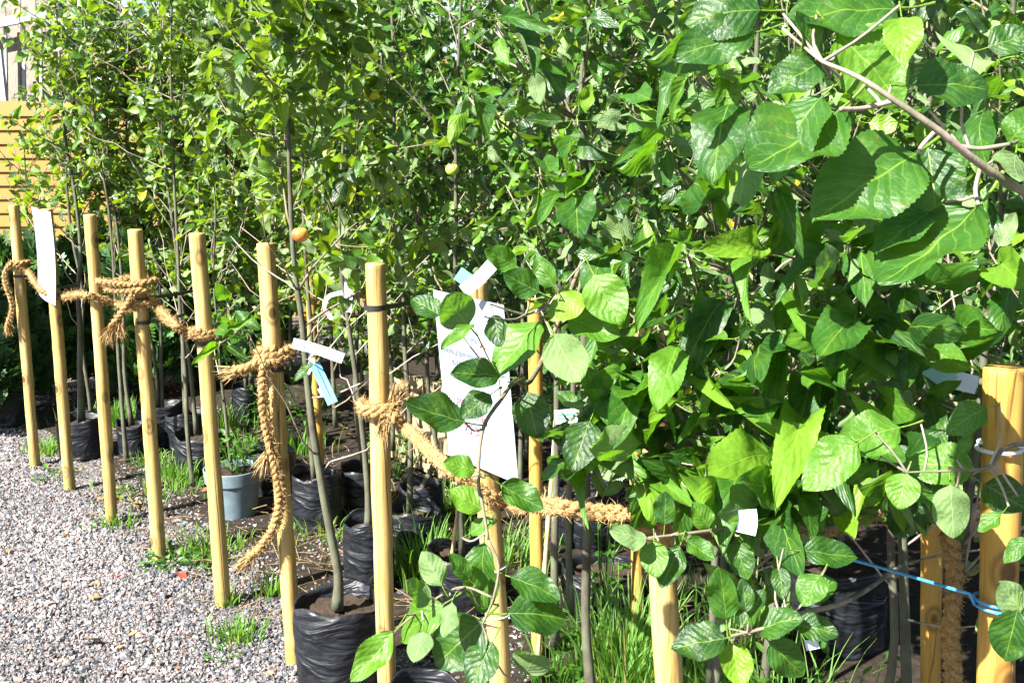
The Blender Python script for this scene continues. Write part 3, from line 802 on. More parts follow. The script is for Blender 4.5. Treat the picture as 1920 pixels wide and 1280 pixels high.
strip('short white tag loop hanging left of the blue tag', [(576, 655, 2.78), (584, 680, 2.77), (574, 700, 2.76)], 0.016, M['tag_white'])
strip('tiny white tag stuck to the stake beside the blue tag', [(600, 727, 2.9), (608, 742, 2.9)], 0.016, M['tag_white'])
strip('curled white tag ribbon between the sixth and the tall middle stake', [(642, 548, 2.9), (616, 556, 2.9), (609, 575, 2.9), (622, 598, 2.9)], 0.012, M['tag_white'])
strip('white tag hanging vertically just left of the tall middle stake', [(652, 492, 2.9), (654, 540, 2.9), (650, 585, 2.9)], 0.024, M['tag_white'])
strip('yellowed tag behind the tall middle stake', [(665, 548, 2.85), (685, 572, 2.85)], 0.02, M['straw'])
strip('white tag strap with slot above the paper sign', [(868, 546, 2.1), (900, 520, 2.08), (928, 490, 2.06)], 0.026, M['tag_white'])
strip('green card tag peeking out above the paper sign', [(858, 512, 2.25), (884, 530, 2.25)], 0.03, M['tag_green'])
strip('small white and green label among dark leaves right of the sign', [(1040, 782, 2.0), (1086, 778, 2.0)], 0.026, M['tag_white'], marks=((0.1, 0.9, -0.2, -0.1, M['tag_green']), (0.1, 0.8, 0.05, 0.15, M['tag_green'])))
strip('white tag with a blue corner deep in the right-hand leaves', [(1408, 825, 1.5), (1425, 860, 1.5), (1440, 905, 1.5)], 0.024, M['tag_white'], marks=((0.3, 0.5, 0.1, 0.45, M['tag_blue']),))
strip('white square tag hanging on the blue string', [(1400, 955, 1.32), (1402, 978, 1.32), (1398, 1000, 1.32)], 0.024, M['tag_white'])
strip('pale teal plant label slanting through the leaves left of the right-hand stake', [(1700, 665, 1.5), (1745, 690, 1.5), (1785, 720, 1.5)], 0.026, M['tag_teal'])
strip('white label end just left of the thick right-hand stake', [(1790, 712, 1.5), (1832, 722, 1.5)], 0.026, M['tag_white'])
strip('white numbered tag low in the bottom right corner', [(1510, 1210, 1.5), (1535, 1205, 1.5)], 0.014, M['tag_white'])

# ------------------------------------------------------------------ pots and grow bags
def grow_bag(c, r, h, lab, seed, slump=0.06):
    rg = np.random.default_rng(seed)
    root = thing('grow_bag', [c[0], c[1], 0], lab, 'plant pot', 'black grow bags')
    k, m = 40, 16
    a = np.linspace(0, 2 * math.pi, k, endpoint=False)
    prof = [(1.0 - 0.03, 0.0)] + [(1 + slump * 0.5 * math.sin(t * 3.0), t * h) for t in np.linspace(0.03, 1, m)] + [(0.965, h - 0.004), (0.94, h - 0.045), (0.90, h - 0.075)]
    ph = rg.uniform(0, 6.28, 6)
    V = []
    for q, (f, z) in enumerate(prof):
        w = 1 + 0.022 * np.sin(3 * a + ph[0] + z * 12) + 0.014 * np.sin(7 * a + ph[1] - z * 25) + 0.010 * np.sin(13 * a + ph[2] + z * 60) + rg.normal(0, 0.007, k)
        zz = z + (0.010 * np.sin(2 * a + ph[3]) + 0.006 * np.sin(5 * a + ph[4])) * (z / h)
        V.append(np.stack([r * f * w * np.cos(a), r * f * w * np.sin(a), zz], 1))
    V = np.concatenate(V); n = len(prof)
    i, j = np.meshgrid(np.arange(n - 1), np.arange(k), indexing='ij'); j2 = (j + 1) % k
    F4 = np.stack([i * k + j, i * k + j2, (i + 1) * k + j2, (i + 1) * k + j], -1).reshape(-1, 4)
    g = Geo(); g.add(V, F4); link('bag_wall', g.mesh('bag_wall', M['bag']), root)
    soil_disc(root, r * 0.92, h - 0.04, rg)
    return root
def soil_disc(root, r, z, rg):
    V = [[0, 0, z + 0.01]]; rings, k = 7, 28
    for q in range(1, rings + 1):
        a = np.linspace(0, 2 * math.pi, k, endpoint=False)
        V += np.stack([r * q / rings * np.cos(a), r * q / rings * np.sin(a), z + rg.normal(0, 0.004, k)], 1).tolist()
    F4, F3 = [], [[0, 1 + j, 1 + (j + 1) % k] for j in range(k)]
    for q in range(rings - 1):
        for j in range(k): F4.append([1 + q * k + j, 1 + (q + 1) * k + j, 1 + (q + 1) * k + (j + 1) % k, 1 + q * k + (j + 1) % k])
    g = Geo(); g.add(V, F4, F3); link('soil', g.mesh('soil', M['soil']), root)
def grey_pot(c, r, h, lab):
    root = thing('flower_pot', [c[0], c[1], 0], lab, 'plant pot')
    prof = [(0.0, 0.004), (0.76, 0.0), (0.77, 0.006), (0.90, h * 0.70), (0.905, h * 0.715), (0.96, h * 0.72), (0.965, h * 0.74), (1.0, h * 0.985), (1.0, h), (0.95, h), (0.94, h * 0.98), (0.88, h * 0.8)]
    k = 44; a = np.linspace(0, 2 * math.pi, k, endpoint=False)
    V = np.concatenate([np.stack([r * f * np.cos(a), r * f * np.sin(a), np.full(k, z)], 1) for f, z in prof]); n = len(prof)
    i, j = np.meshgrid(np.arange(n - 1), np.arange(k), indexing='ij'); j2 = (j + 1) % k
    g = Geo(); g.add(V, np.stack([i * k + j, i * k + j2, (i + 1) * k + j2, (i + 1) * k + j], -1).reshape(-1, 4))
    link('pot_wall', g.mesh('pot_wall', M['pot']), root)
    soil_disc(root, r * 0.91, h * 0.86, np.random.default_rng(3))
BAGS = {}
for key, px, py, dia, h, lab in [
    ('big', 632, 1122, 158, 0.27, 'large black grow bag at the bottom between hanging rope and tall stake'),
    ('b1', 152, 782, 88, 0.19, 'black grow bag behind the second and third stakes'),
    ('b2', 347, 772, 74, 0.18, 'black grow bag behind the fifth stake with a thin pale trunk'),
    ('b3', 250, 672, 64, 0.20, 'dark grow bag in deep shade behind the fourth stake'),
    ('b4', 676, 872, 74, 0.20, 'glossy black grow bag behind the big bag, left of the tall middle stake'),
    ('b5', 690, 972, 92, 0.25, 'tall crumpled black grow bag directly behind the big bag'),
    ('b6', 790, 905, 80, 0.18, 'low black grow bag in shade right of the tall middle stake'),
    ('b7', 1105, 905, 130, 0.22, 'black grow bag seen above the rope right of the sign'),
    ('b8', 1130, 1060, 150, 0.16, 'crumpled black bag behind the big grass tuft'),
    ('b9', 1575, 1050, 170, 0.26, 'crumpled shiny black bag behind the blue string'),
    ('b10', 250, 790, 60, 0.16, 'small dark grow bag between the fourth stake and the pale trunk'),
    ('b11', 15, 725, 76, 0.2, 'dark pot at the far left edge under the conifer'),
    ('b12', 800, 1290, 150, 0.2, 'black pot at the bottom edge just right of the tall stake'),
    ('b13', 470, 720, 70, 0.2, 'dark grow bag far back left of the hanging rope')]:
    c = ground(px, py, h); d = project(c)[2]
    BAGS[key] = (c, h)
    grow_bag(c, dia * d / 4000.0, h, lab, sum(map(ord, key)))
pc = ground(436, 876, 0.195); grey_pot(pc, 108 * project(pc)[2] / 4000.0, 0.195, 'blue-grey plastic flower pot behind the fifth stake')
BAGS['pot'] = (pc, 0.195)

# ------------------------------------------------------------------ leaves
def leaf_mesh(name, mat, nu, nv, W=0.33, fold=0.25, droop=0.25, wave=0.03, serr=0.0, seed=0, tip=0.12, petiole=True, tint=0.0, skew=0.0):
    """Blade of length 1 along +Y (top side +Z), half width W, with stalk below the origin."""
    rg = np.random.default_rng(seed)
    u = np.linspace(0, 1, nu + 1) ** 0.92
    prof = (u ** 0.55) * ((1 - u) ** 0.62); prof /= prof.max()
    prof = prof * (1 - tip) + tip * prof ** 2
    if serr:
        fine = np.abs(((np.arange(nu + 1) % 2) - 0.5)) * 0
        prof = prof * (1 + serr * ((np.arange(nu + 1) % 2) * 2 - 1))
    prof = np.clip(prof, 0.012, None); prof[0] = 0.06
    v = np.linspace(-1, 1, nv + 1)
    ph = rg.uniform(0, 6.28, 3)
    X = W * prof[:, None] * v[None]
    Y = u[:, None] + 0 * X - 0.10 * np.abs(v)[None] * prof[:, None] * 0.6 + 0.07 * np.abs(v)[None] * (1 - u[:, None])
    aX = np.abs(X) if nv < 3 else W * prof[:, None] * (np.sqrt(v[None] ** 2 + 0.05) - 0.224) * 1.15
    Z = fold * aX * (1 - 0.4 * u[:, None]) - droop * u[:, None] ** 2 + wave * np.abs(v)[None] ** 1.5 * np.sin(u[:, None] * 11 + ph[0] + (v[None] > 0) * ph[1]) + wave * 0.5 * np.sin(u[:, None] * 5 + ph[2]) * v[None]
    if nu > 20: Z = Z + 0.013 * np.sin(u[:, None] * 19 + v[None] * 5 + ph[0]) * np.sin(v[None] * 5.5 + ph[1]) * prof[:, None] + 0.02 * np.sin(u[:, None] * 8 + ph[2]) * np.sin(v[None] * 3 + ph[0]) * prof[:, None]
    X = X * np.cos(fold * 0.5) + skew * u[:, None] ** 2
    V = np.stack([X, Y, Z], -1).reshape(-1, 3)
    uv = np.stack([np.repeat(u, nv + 1), np.tile((v + 1) / 2, nu + 1)], 1)
    k = nv + 1
    F4 = np.array([[i * k + j, i * k + j + 1, (i + 1) * k + j + 1, (i + 1) * k + j] for i in range(nu) for j in range(nv)])
    if petiole == 'flat':
        F4 = np.vstack([F4, [[len(V), len(V) + 1, len(V) + 2, len(V) + 3]]]); V = np.vstack([V, [[-0.014, 0.03, 0], [0.014, 0.03, 0], [0.016, -0.3, 0.04], [-0.016, -0.3, 0.04]]]); uv = np.vstack([uv, np.tile([0.05, 0.5], (4, 1))])
    elif petiole:
        P = smooth_path([[0, 0.02, 0], [0.0, -0.12, 0.0], [0.0, -0.30, 0.05]], 4)
        Vp, Fp, _ = tube(P, [0.014, 0.013, 0.014, 0.018], 4, False)
        F4 = np.vstack([F4, Fp + len(V)]); V = np.vstack([V, Vp]); uv = np.vstack([uv, np.tile([0.05, 0.5], (len(Vp), 1))])
    return dict(V=V, F=F4, uv=uv, mesh=np_mesh(name, V, F4, mat, uv=uv, tint=np.full(len(V), tint)) if mat else None)
SHAPES = [(0.30, 0.35, 0.15, 0.030, 0.03), (0.32, 0.2, 0.40, 0.045, -0.05), (0.25, 0.7, 0.45, 0.045, 0.08), (0.29, 0.5, -0.20, 0.055, 0.0), (0.22, 1.0, 0.6, 0.05, 0.10), (0.33, 0.25, 0.10, 0.045, -0.03), (0.26, 1.1, 0.35, 0.065, 0.12), (0.27, 0.6, 0.85, 0.06, -0.10), (0.23, 1.4, 0.5, 0.055, 0.06), (0.27, -0.5, 0.4, 0.06, 0.03)]
HI = [leaf_mesh('leaf', M['leaf'], 40, 8, W=w, fold=f, droop=d, wave=wv, serr=0.022, seed=k, tint=0, skew=sk) for k, (w, f, d, wv, sk) in enumerate(SHAPES)]
MID = [leaf_mesh('leaf', M['leaf'], 10, 4, W=w * 0.95, fold=f, droop=d, wave=wv, serr=0.02, seed=20 + k, skew=sk) for k, (w, f, d, wv, sk) in enumerate(SHAPES)]
MIDL = [dict(m_, mesh=np_mesh('leaf', m_['V'], m_['F'], M['leaf_light'], uv=m_['uv'], tint=np.zeros(len(m_['V'])))) for m_ in MID]
MIDJ = [leaf_mesh('leaf', None, 6, 4, W=w * 0.95, fold=f, droop=d, wave=wv, seed=20 + k, skew=sk, petiole='flat') for k, (w, f, d, wv, sk) in enumerate(SHAPES)]
LOW = [leaf_mesh('leaf', None, 4, 2, W=w, fold=f, droop=d, wave=0.02, seed=40 + k, petiole='flat') for k, (w, f, d) in enumerate([(0.28, 0.4, 0.2), (0.31, 0.3, 0.4), (0.24, 0.8, 0.4), (0.28, 0.5, -0.1), (0.24, 1.1, 0.5), (0.2, 0.6, 0.3)])]
def joined_leaves(name, Ls, mat, variants, origin, tints):
    """Ls: dict of arrays p, x, y, z, s."""
    n = len(Ls['s']); var = rng.integers(0, len(variants), n)
    VV, FF, UV, TT, off = [], [], [], [], 0
    for q, lv in enumerate(variants):
        idx = np.where(var == q)[0]
        if not len(idx): continue
        R = np.stack([Ls['x'][idx], Ls['y'][idx], Ls['z'][idx]], 1) * Ls['s'][idx][:, None, None]
        V = np.einsum('vi,nij->nvj', lv['V'], R) + (Ls['p'][idx] - origin)[:, None]
        nv = len(lv['V'])
        FF.append((lv['F'][None] + (np.arange(len(idx)) * nv)[:, None, None] + off).reshape(-1, 4))
        VV.append(V.reshape(-1, 3)); UV.append(np.tile(lv['uv'], (len(idx), 1))); TT.append(np.repeat(tints[idx], nv)); off += nv * len(idx)
    return np_mesh(name, np.concatenate(VV), np.concatenate(FF), mat, uv=np.concatenate(UV), tint=np.concatenate(TT))

def leaf_frame(a, n):
    y = nrm(a); z = nrm(n - y * np.dot(n, y)); return np.cross(y, z), y, z

# ------------------------------------------------------------------ trees
TREES = []
def grow_tree(base, soil=0.2, height=2.3, crown0=1.0, nb=12, blen=0.42, lsize=0.08, seed=0, lean=(0, 0), trunk=None, label='', group=None, name='apple_tree', spacing=0.024, r0=0.011, two=False, detail='mid'):
    rg = np.random.default_rng(seed)
    u = rg.uniform
    base = np.array([base[0], base[1], 0.0])
    if trunk is None:
        n = 9
        z = np.linspace(soil - 0.02, height, n)
        w = np.cumsum(rg.normal(0, 0.012, (n, 2)), 0)
        f = (z - z[0]) / (height - soil)
        trunk = np.stack([base[0] + w[:, 0] + lean[0] * f, base[1] + w[:, 1] + lean[1] * f, z], 1)
    else:
        trunk = np.asarray(trunk, float)
    T = smooth_path(trunk, 30)
    rad = r0 * (1 - 0.72 * np.linspace(0, 1, 30)); rad[:3] *= [1.35, 1.15, 1.05]
    t = dict(base=base, label=label, group=group, name=name, trunk=(T, rad), branches=[], twigs=[], leaves=[], lsize=lsize, hero=[], detail=detail)
    Z = T[:, 2]; cur = [None]
    def leaves_on(P, l0, sp, ls, start=0.12):
        seg = np.linalg.norm(np.diff(P, axis=0), axis=1); Lc = np.concatenate([[0], np.cumsum(seg)])
        ang = u(0, 6.28); dd = Lc[-1] * start
        while dd < Lc[-1]:
            f = dd / Lc[-1]
            p = np.array([np.interp(dd, Lc, P[:, k]) for k in range(3)])
            i = min(len(P) - 2, int(f * (len(P) - 1))); tn = nrm(P[i + 1] - P[i])
            k = 1 if rg.random() > 0.38 else rg.integers(2, 5)
            for _ in range(k):
                ang += 2.4 + rg.normal(0, 0.35)
                o = nrm(np.cross(tn, [0.3, 0.2, 0.9])); o = rodr(o, tn, ang)
                add_leaf(p, o, tn, ls * u(0.62, 1.12) * (1.0 if f < 0.85 else 0.75))
            dd += sp * u(0.6, 1.5)
        for _ in range(2):
            add_leaf(P[-1], nrm(rg.normal(0, 1, 3)), nrm(P[-1] - P[-2]), ls * u(0.5, 0.8))
    def add_leaf(p, o, tn, s):
        a = nrm(o * 0.85 + tn * 0.5 + np.array([0, 0, -0.32]) + rg.normal(0, 0.22, 3))
        n0 = np.array([0, 0, 0.75]) + TO_SUN * 0.35 + o * 0.25 + rg.normal(0, 0.7, 3)
        if rg.random() < 0.17: n0 = -n0
        x, y, z = leaf_frame(a, n0)
        t['leaves'].append((p + a * s * 0.28, x, y, z, s, rg.random(), cur[0]))
    hs = np.linspace(crown0, height - 0.12, nb) + rg.normal(0, 0.03, nb)
    az = u(0, 6.28)
    for q, hz in enumerate(hs):
        az += 2.4 + rg.normal(0, 0.3)
        i = int(np.clip(np.searchsorted(Z, hz), 1, 28))
        p = T[i].copy()
        L = blen * u(0.65, 1.25) * (1.05 - 0.5 * (hz - crown0) / max(0.3, height - crown0))
        el = math.radians(u(22, 62)); h = np.array([math.cos(az), math.sin(az), 0])
        if detail != 'near' and hz < 1.3 and np.dot(h, RN) < -0.15: h = h - 2 * np.dot(h, RN) * RN
        d = h * math.cos(el) + np.array([0, 0, math.sin(el)])
        P = [p]; curve = u(-0.14, 0.10)
        for k in range(8):
            d = nrm(d + np.array([0, 0, curve]) * 0.6 + rg.normal(0, 0.07, 3)); P.append(P[-1] + d * L / 8)
        P = np.array(P)
        t['branches'].append((P, rad[i] * 0.55, 0.0014)); cur[0] = len(t['branches']) - 1
        leaves_on(P, L, spacing, lsize)
        for _ in range(rg.integers(1, 4) if L > 0.3 else 1):
            k = rg.integers(2, 7); dd = nrm(d * 0.5 + rg.normal(0, 0.6, 3) + [0, 0, 0.25])
            l2 = u(0.10, 0.22); Q = np.array([P[k] + dd * l2 * f + np.array([0, 0, 0.03]) * f * f for f in np.linspace(0, 1, 6)])
            t['branches'].append((Q, 0.0022, 0.0012)); cur[0] = len(t['branches']) - 1; leaves_on(Q, l2, spacing, lsize * 0.92, 0.1)
    for _ in range(9):
        i = rg.integers(8, 27); d = nrm([*rg.normal(0, 1, 2), u(0.4, 1.6)]); l2 = u(0.2, 0.5)
        t['twigs'].append(np.array([T[i] + d * l2 * f + np.array([0, 0, 0.06]) * f * f + rg.normal(0, 0.006, 3) * (f > 0) for f in np.linspace(0, 1, 7)]))
    top = T[Z > height - 0.5]; cur[0] = None
    if len(top) > 3: leaves_on(top, 0.5, spacing, lsize)
    TREES.append(t)
    return t
def px_trunk(base, soil, pts, y=None):
    """Trunk through picture points, standing at the base's distance."""
    y = base[1] if y is None else y
    return [np.array([base[0], base[1], soil - 0.03])] + [at_y(p[0], p[1], y + (p[2] if len(p) > 2 else 0)) for p in pts]

B = lambda k: (BAGS[k][0], BAGS[k][1])
c, h = B('b1'); grow_tree(c, h, 2.15, 1.05, 13, 0.30, 0.068, 1, trunk=px_trunk(c, h, [(150, 690), (150, 610), (146, 545), (151, 470), (140, 360), (118, 230), (122, 120)]), label='young tree with dark bent trunk in the bag behind the second stake', r0=0.015)
c, h = B('b2'); grow_tree(c, h, 2.3, 0.95, 15, 0.38, 0.068, 2, trunk=px_trunk(c, h, [(343, 690), (342, 590), (340, 500), (344, 380), (335, 240), (345, 110), (340, -10)]), label='young tree with thin pale trunk in the black bag behind the fifth stake', r0=0.009)
c, h = B('pot'); grow_tree(c, h, 1.95, 0.62, 9, 0.26, 0.062, 3, trunk=px_trunk(c, h, [(428, 830), (422, 770), (413, 690), (408, 610), (400, 520), (404, 400), (398, 300)]), label='slender sapling growing in the blue-grey pot', r0=0.008, spacing=0.05)
c, h = B('big'); t4 = grow_tree(c, h, 2.3, 1.02, 15, 0.40, 0.072, 4, trunk=px_trunk(c, h, [(634, 1075), (618, 990), (602, 900), (586, 800), (574, 690), (566, 600), (552, 500), (545, 380), (540, 200), (548, 60)]), label='tree with slim dark trunk in the large black grow bag at the bottom', r0=0.014)
c, h = B('b5'); grow_tree(c, h, 2.3, 0.98, 15, 0.42, 0.072, 5, trunk=px_trunk(c, h, [(690, 930), (684, 850), (672, 740), (655, 620), (640, 500), (638, 360), (650, 160), (640, 20)]), label='tree in the tall crumpled bag just left of the tall middle stake', r0=0.012)
c, h = B('b4'); grow_tree(c, h, 2.35, 0.85, 16, 0.40, 0.07, 6, label='tree in the glossy bag behind the big bag', r0=0.010)
c, h = B('b6'); grow_tree(c, h, 2.3, 0.85, 16, 0.42, 0.07, 7, trunk=px_trunk(c, h, [(818, 850), (806, 760), (800, 650), (812, 540), (760, 330), (720, 170), (715, 40)]), label='tree in the low bag right of the tall middle stake', r0=0.011)
c, h = B('b3'); grow_tree(c, h, 2.2, 0.85, 15, 0.38, 0.066, 8, label='tree in the shaded bag behind the fourth stake')
c, h = B('b10'); grow_tree(c, h, 2.1, 0.9, 14, 0.36, 0.066, 9, label='tree rising between the third and fourth stakes')
c, h = B('b7'); grow_tree(c, h, 2.35, 0.95, 12, 0.42, 0.082, 10, label='tree in the bag seen above the rope right of the sign')
c, h = B('b13'); grow_tree(c, h, 2.3, 0.8, 16, 0.40, 0.066, 12, label='tree far back left of the hanging rope')
# nearer trees on the right
NEAR = {}
NEAR['C'] = grow_tree(row(3.50, 0.20), 0.2, 2.05, 0.95, 14, 0.40, 0.062, 21, label='tree between sign and leafy stake, branches drooping forward over the fence', r0=0.012, detail='near')
NEAR['E'] = grow_tree(row(3.92, 0.14), 0.2, 1.85, 0.66, 18, 0.34, 0.060, 22, label='bushy apple tree right behind the leafy stake', r0=0.011, detail='near', lean=(-0.06, -0.06))
cD = ground(1700, 1560)
NEAR['D'] = grow_tree(cD, 0.15, 1.75, 0.85, 15, 0.34, 0.062, 23, trunk=px_trunk(cD, 0.15, [(1700, 1280), (1695, 1100), (1690, 950), (1680, 780), (1640, 560), (1610, 380)]), label='apple tree with pale grey trunk left of the right-hand stake', r0=0.0135, detail='near')
NEAR['F'] = grow_tree(row(4.45, 0.55), 0.2, 2.0, 0.75, 16, 0.40, 0.064, 24, label='apple tree behind the thick right-hand stake', r0=0.013, detail='near')
NEAR['R'] = grow_tree(row(4.95, 0.02), 0.2, 1.55, 1.45, 2, 0.15, 0.09, 25, label='tree beyond the right edge reaching a pale branch with very large leaves into the picture', r0=0.015, detail='near')
grow_tree(row(4.25, 0.30), 0.2, 1.9, 0.8, 16, 0.36, 0.060, 26, label='apple tree in the thick of leaves below the pale branch', detail='near')
grow_tree(row(3.72, 0.50), 0.2, 2.15, 0.75, 16, 0.40, 0.061, 27, label='apple tree behind and above the leafy stake', detail='near')
grow_tree(row(3.15, 0.42), 0.2, 2.25, 0.95, 15, 0.40, 0.064, 28, label='apple tree just behind the paper sign', detail='near')
grow_tree(row(0.22, 0.35), 0.0, 2.0, 1.1, 11, 0.32, 0.062, 29, label='leftmost young tree, in front of the yellow boards')
grow_tree(row(0.0, 0.62), 0.0, 1.95, 1.0, 11, 0.34, 0.06, 31, label='thin young tree at the far left in front of the yellow boards')
grow_tree(row(-0.15, 0.30), 0.0, 2.1, 0.98, 14, 0.36, 0.064, 32, label='young tree standing left of the first stake, partly outside the picture')
grow_tree(row(0.75, 0.42), 0.0, 2.1, 1.05, 14, 0.36, 0.066, 30, label='young tree above the third stake from the left', spacing=0.022)
# rows behind
k = 60
for d, s0, s1, stp, c0 in [(0.62, 0.0, 4.8, 0.50, 0.80), (1.05, -0.1, 4.7, 0.50, 0.60), (1.5, -0.2, 4.6, 0.50, 0.5), (2.0, 0.0, 4.4, 0.52, 0.45), (2.6, 0.2, 4.2, 0.55, 0.5), (3.3, 0.0, 4.0, 0.6, 0.45), (4.1, 0.0, 4.0, 0.65, 0.4)]:
    s = s0
    while s < s1:
        p = row(s + U(-0.08, 0.08), d + U(-0.1, 0.1)); k += 1; s += stp
        qx, qy, qd = project(np.array([p[0], p[1], 1.5]))
        if qd < 1.6 or qx < 60 or qx > 2250: continue
        if d < 0.8 and qx < 90: continue
        hh = 2.35 if qx > 420 else 2.0
        grow_tree(p, 0.2, hh + U(-0.12, 0.2) + 0.1 * d, c0 - 0.14, 17 if d < 3 else 13, 0.44, 0.064 if qx < 900 else 0.070, k, group='crowded back rows of young trees', label=(d, qx), r0=0.010, spacing=0.025 if d < 2.2 else 0.031, lean=(U(-0.1, 0.1), U(-0.1, 0.1)))

ROWN = {0.62: 'second', 1.05: 'third', 1.5: 'fourth', 2.0: 'fifth', 2.6: 'sixth', 3.3: 'seventh', 4.1: 'rearmost'}
STN = ['first stake from left', 'second stake from left', 'third stake from left', 'fourth stake from left', 'fifth stake from left', 'sixth stake from left', 'tall middle stake', 'paper sign', 'leafy stake right of the grass', 'thick stake at the right edge']
byl = {}
for t in TREES:
    if isinstance(t['label'], tuple):
        d, qx = t['label']; k_ = int(np.argmin([abs(qx - p[0][0]) for p in STAKES])); byl.setdefault((d, k_), []).append((qx, t))
for (d, k_), v in byl.items():
    v.sort(key=lambda e: e[0])
    for i_, (qx, t) in enumerate(v):
        which = '' if len(v) == 1 else (['leftmost ', 'rightmost '] if len(v) == 2 else ['leftmost '] + [w_ + ' from left ' for w_ in ('second', 'third', 'fourth', 'fifth')][:len(v) - 2] + ['rightmost '])[i_]
        t['label'] = f"{which}young tree, {ROWN[d]} row, behind the {STN[k_]}"
for t in TREES:
    if t['group'] == 'crowded back rows of young trees' and any(x_ in t['label'] for x_ in ('second row',)) and project(t['base'])[0] < 1050:
        grow_bag(t['base'], U(0.09, 0.115), U(0.17, 0.22), t['label'].replace('young tree,', 'black grow bag,'), int(abs(t['base'][0]) * 1e4))
# hand-placed branches and leaves seen close up
def stem(t, pts, r0=0.003, r1=0.0014, mat='twig'):
    P = smooth_path([at(*p) for p in pts], 22)
    t['branches'].append((P, r0, r1, mat)); return P
def trunk_pt(t, z):
    T = t['trunk'][0]; return T[int(np.argmin(np.abs(T[:, 2] - z)))]
def hero(t, lst, d0, face=0.75, jit=0.2):
    for e in lst:
        bx, by, tx, ty, wf = e[:5]; tint = e[5] if len(e) > 5 else None; under = len(e) > 6 and e[6]
        d = d0 + U(-0.03, 0.03)
        b, tip = at(bx, by, d), at(tx, ty, d + U(-0.035, 0.015) * (1 + 3 * (jit > 0.3)))
        a = tip - b; L = np.linalg.norm(a)
        n0 = nrm(CAM - b) * face + np.array([0, 0, 0.45]) + TO_SUN * 0.25 + rng.normal(0, jit, 3)
        if under: n0 = -n0
        x, y, z = leaf_frame(a, n0)
        t['hero'].append((b, x, y, z, L, U() if tint is None else tint, wf, int([0, 5, 1, 3][rng.integers(0, 4)] if jit < 0.3 else rng.integers(0, 10))))
R_ = NEAR['R']
top = trunk_pt(R_, 1.2)
P = smooth_path([top, (top + at(2020, 425, 0.98)) / 2 + [0, 0, 0.04], at(2000, 408, 0.97), at(1920, 360, 0.89), at(1830, 302, 0.86), at(1760, 245, 0.84), at(1680, 190, 0.835), at(1610, 145, 0.84), at(1542, 116, 0.87)], 40)
R_['branches'].append((P, 0.0050, 0.0017, 'pale_twig'))
for a_, b_ in [((1675, 190, 0.86), (1575, 205, 0.85)), ((1755, 245, 0.88), (1722, 285, 0.87)), ((1840, 308, 0.90), (1835, 388, 0.88)), ((1800, 275, 0.89), (1895, 270, 0.88))]:
    stem(R_, [a_, ((a_[0] + b_[0]) / 2 - 8, (a_[1] + b_[1]) / 2 + 6, a_[2]), b_], 0.0022, 0.0018, 'pale_twig')
hero(R_, [(1540, 112, 1478, 32, .38, .35), (1540, 115, 1447, 168, .40, .3), (1690, 15, 1492, 18, .33, .45), (1568, 60, 1702, 182, .45, .78), (1712, 160, 1860, 150, .40, .25),
          (1578, 203, 1409, 345, .42, .42), (1545, 178, 1424, 290, .33, .5), (1722, 284, 1540, 396, .38, .5), (1738, 272, 1765, 430, .36, .3), (1836, 384, 1667, 566, .42, .45),
          (1738, 225, 1722, 285, .3, .85), (1888, 272, 1945, 205, .4, .6), (1905, 285, 1890, 365, .4, .8, True), (1745, 395, 1648, 458, .32, .4), (1690, 30, 1700, 105, .3, .9), (1850, 90, 1935, 60, .4, .3), (1420, 60, 1262, 95, .28, .35), (1430, 20, 1300, 10, .4, .3)], 0.905)
C_ = NEAR['C']; tc_ = trunk_pt(C_, 1.25)
C_['branches'].append((smooth_path([tc_, at(1080, 560, 1.72), at(1030, 572, 1.56), at(985, 590, 1.52)], 16), 0.0045, 0.002, 'twig'))
hero(C_, [(1015, 600, 923, 692, .36, .75), (1062, 592, 1162, 642, .36, .72), (1100, 552, 1027, 592, .36, .97), (1112, 512, 1160, 608, .35, .8), (1036, 622, 1088, 722, .36, .9, True), (1012, 548, 942, 515, .4, .3), (1098, 688, 1122, 748, .35, .6),
          (988, 732, 1004, 822, .36, .1), (1108, 785, 1068, 880, .32, .12), (1062, 862, 1012, 896, .3, .4), (970, 500, 905, 470, .36, .6), (1040, 540, 1000, 480, .3, .6)], 1.52)
C_['branches'].append((smooth_path([tc_, at(1010, 690, 1.7), at(965, 715, 1.56), at(942, 745, 1.5), at(905, 805, 1.47), at(897, 900, 1.45), at(906, 952, 1.43), at(916, 1012, 1.42)], 30), 0.0045, 0.002, 'twig'))
for a_, b_ in [((905, 805, 1.47), (872, 792, 1.46)), ((897, 890, 1.45), (862, 872, 1.44)), ((942, 745, 1.5), (936, 706, 1.5))]: stem(C_, [a_, ((a_[0] + b_[0]) / 2, max(a_[1], b_[1]) + 2, a_[2]), b_], 0.0016, 0.0014)
hero(C_, [(940, 706, 848, 692, .30, .15), (922, 738, 862, 778, .36, .12), (876, 792, 755, 764, .32, .1), (893, 884, 833, 862, .36, .8), (880, 612, 824, 548, .42, .6, True), (828, 592, 768, 556, .36, .3), (892, 606, 825, 648, .17, .7), (925, 588, 942, 652, .36, .02),
          (906, 955, 843, 918, .42, .85), (908, 1012, 898, 1152, .26, .45), (936, 906, 1012, 958, .36, .45), (880, 1000, 925, 970, .3, .7)], 1.44)
C_['branches'].append((smooth_path([at(916, 1012, 1.42), at(935, 1060, 1.41), at(925, 1120, 1.40), at(905, 1170, 1.40)], 16), 0.002, 0.0015, 'twig'))
stem(C_, [(925, 1120, 1.40), (870, 1100, 1.42), (820, 1120, 1.44), (760, 1165, 1.46), (735, 1190, 1.46)], 0.002, 0.0013)
